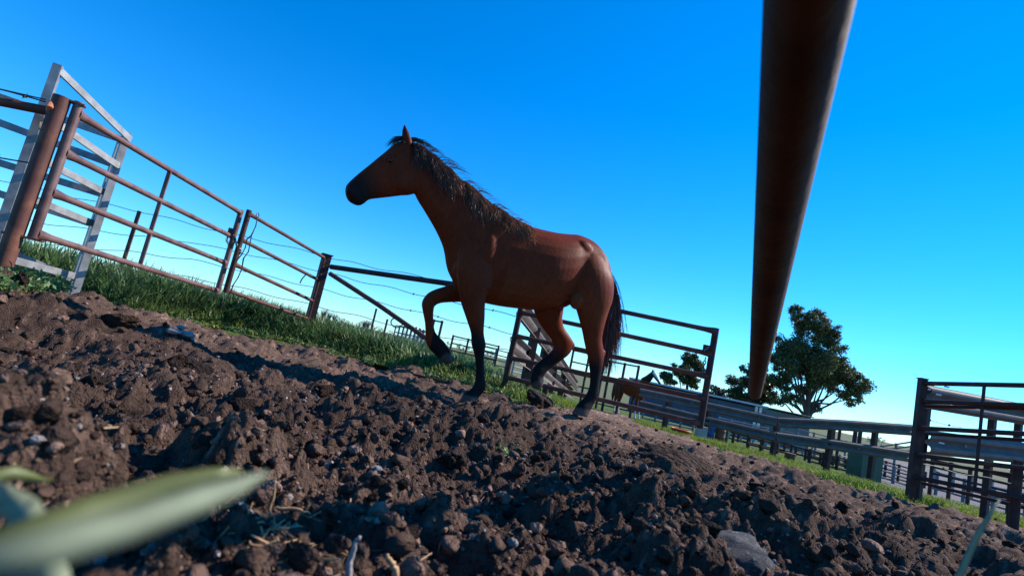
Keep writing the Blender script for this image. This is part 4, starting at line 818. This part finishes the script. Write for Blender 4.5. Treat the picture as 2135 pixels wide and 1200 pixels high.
blade('grass_blade', [(-420, 1480, .11), (-200, 1230, .1), (0, 1140, .105), (200, 1060, .12), (360, 1010, .135), (450, 990, .14), (505, 982, .147)], [.003, .0055, .007, .007, .006, .004, .001], MT['olive'], 'olive grass blade behind the broad pale blade')
blade('grass_blade', [(160, 1330, .13), (110, 1210, .13), (75, 1120, .135), (45, 1060, .14), (-10, 1025, .15), (-80, 1010, .16)], [.005, .007, .008, .0075, .006, .003], MT['blade'], 'arching green grass blade behind the base of the broad blade')
blade('grass_blade', [(1960, 1300, .36), (2000, 1200, .37), (2035, 1120, .38), (2062, 1075, .385), (2085, 1040, .39)], [.004, .0045, .004, .003, .0008], MT['blade'], 'slim upright grass blade in front of the dark five-rail panel')
blade('grass_blade', [(-150, 1110, .2), (-60, 1000, .21), (30, 985, .22), (110, 1000, .24)], [.004, .006, .006, .001], MT['olive'], 'short drooping olive blade above the arching green one')
def onsoil(px, py, up=.0):
    p = PG(px, py); p[2] = float(ground_h(np.array([p[0]]), np.array([p[1]]))[0])+up; return p
def root(pxs, r, label, m='straw', d=None):
    if d is None: d = np.linalg.norm(PG(*pxs[0])-CAM)*.93
    pp = [P(x, y, d*(1+.0*i)) for i, (x, y) in enumerate(pxs)]; pp2 = []
    for i in range(len(pp)-1):
        for j in range(4): pp2.append(lerp(pp[i], pp[i+1], j/4)+rng.normal(size=3)*r*.25)
    pp2.append(pp[-1]); n_ = len(pp2); o = MB().tube(pp2, [r*(1-.6*i/n_) for i in range(n_)], 7).build('dry_root', MT[m], None, sharp=False); tag(o, label, 'root'); return o
root([(566, 1118), (560, 1092), (562, 1062), (570, 1035), (575, 1003)], .0022, 'thin upright tan root sticking out of the soil ridge')
root([(556, 1082), (552, 1066), (575, 1059), (615, 1060), (650, 1072), (676, 1095)], .0034, 'thick arched tan root bridging a dark hollow in the soil')
root([(660, 1078), (690, 1072), (720, 1080), (740, 1090)], .0018, 'fine straw-coloured root running off the arched root')
root([(724, 1210), (728, 1170), (738, 1140), (750, 1118)], .0038, 'pale grey curved root in the shaded hollow', 'palestone')
root([(210, 935), (228, 916), (252, 913), (264, 932), (262, 952)], .0022, 'hair-thin looped root on the left soil bank')
root([(826, 1200), (820, 1175), (808, 1155)], .004, 'stubby orange root end on the nearest soil heap')
root([(1735, 1205), (1733, 1175), (1738, 1160)], .005, 'stubby tan stalk poking up from the soil')
V, Q_, off = [], [], 0
for i in range(300):
    if i < 200: px, py = random.gauss(600, 75), random.gauss(1130, 40)
    else: px, py = random.uniform(100, 2100), random.uniform(980, 1190)
    if py > 1215 or py < 743+.218*(px-1036)+90: continue
    p = onsoil(px, py, .004); a = rng.normal(size=3); a[2] *= .45; a /= np.linalg.norm(a); L_ = random.uniform(.008, .03); b = np.cross(a, rng.normal(size=3)); b /= np.linalg.norm(b); wd = random.uniform(.0003, .0008); c = np.cross(a, b)
    V += [p-a*L_/2+b*wd, p-a*L_/2-b*wd+c*wd, p-a*L_/2-c*wd, p+a*L_/2+b*wd, p+a*L_/2-b*wd+c*wd, p+a*L_/2-c*wd]; k = off; Q_ += [(k, k+1, k+4, k+3), (k+1, k+2, k+5, k+4), (k+2, k, k+3, k+5)]; off += 6
o = mesh_np('straw_bits', np.array(V), None, MT['straw'], None, False, quads=np.array(Q_)); tag(o, 'scattered bits of dry straw and root fibre on the soil', 'straw', kind='stuff')
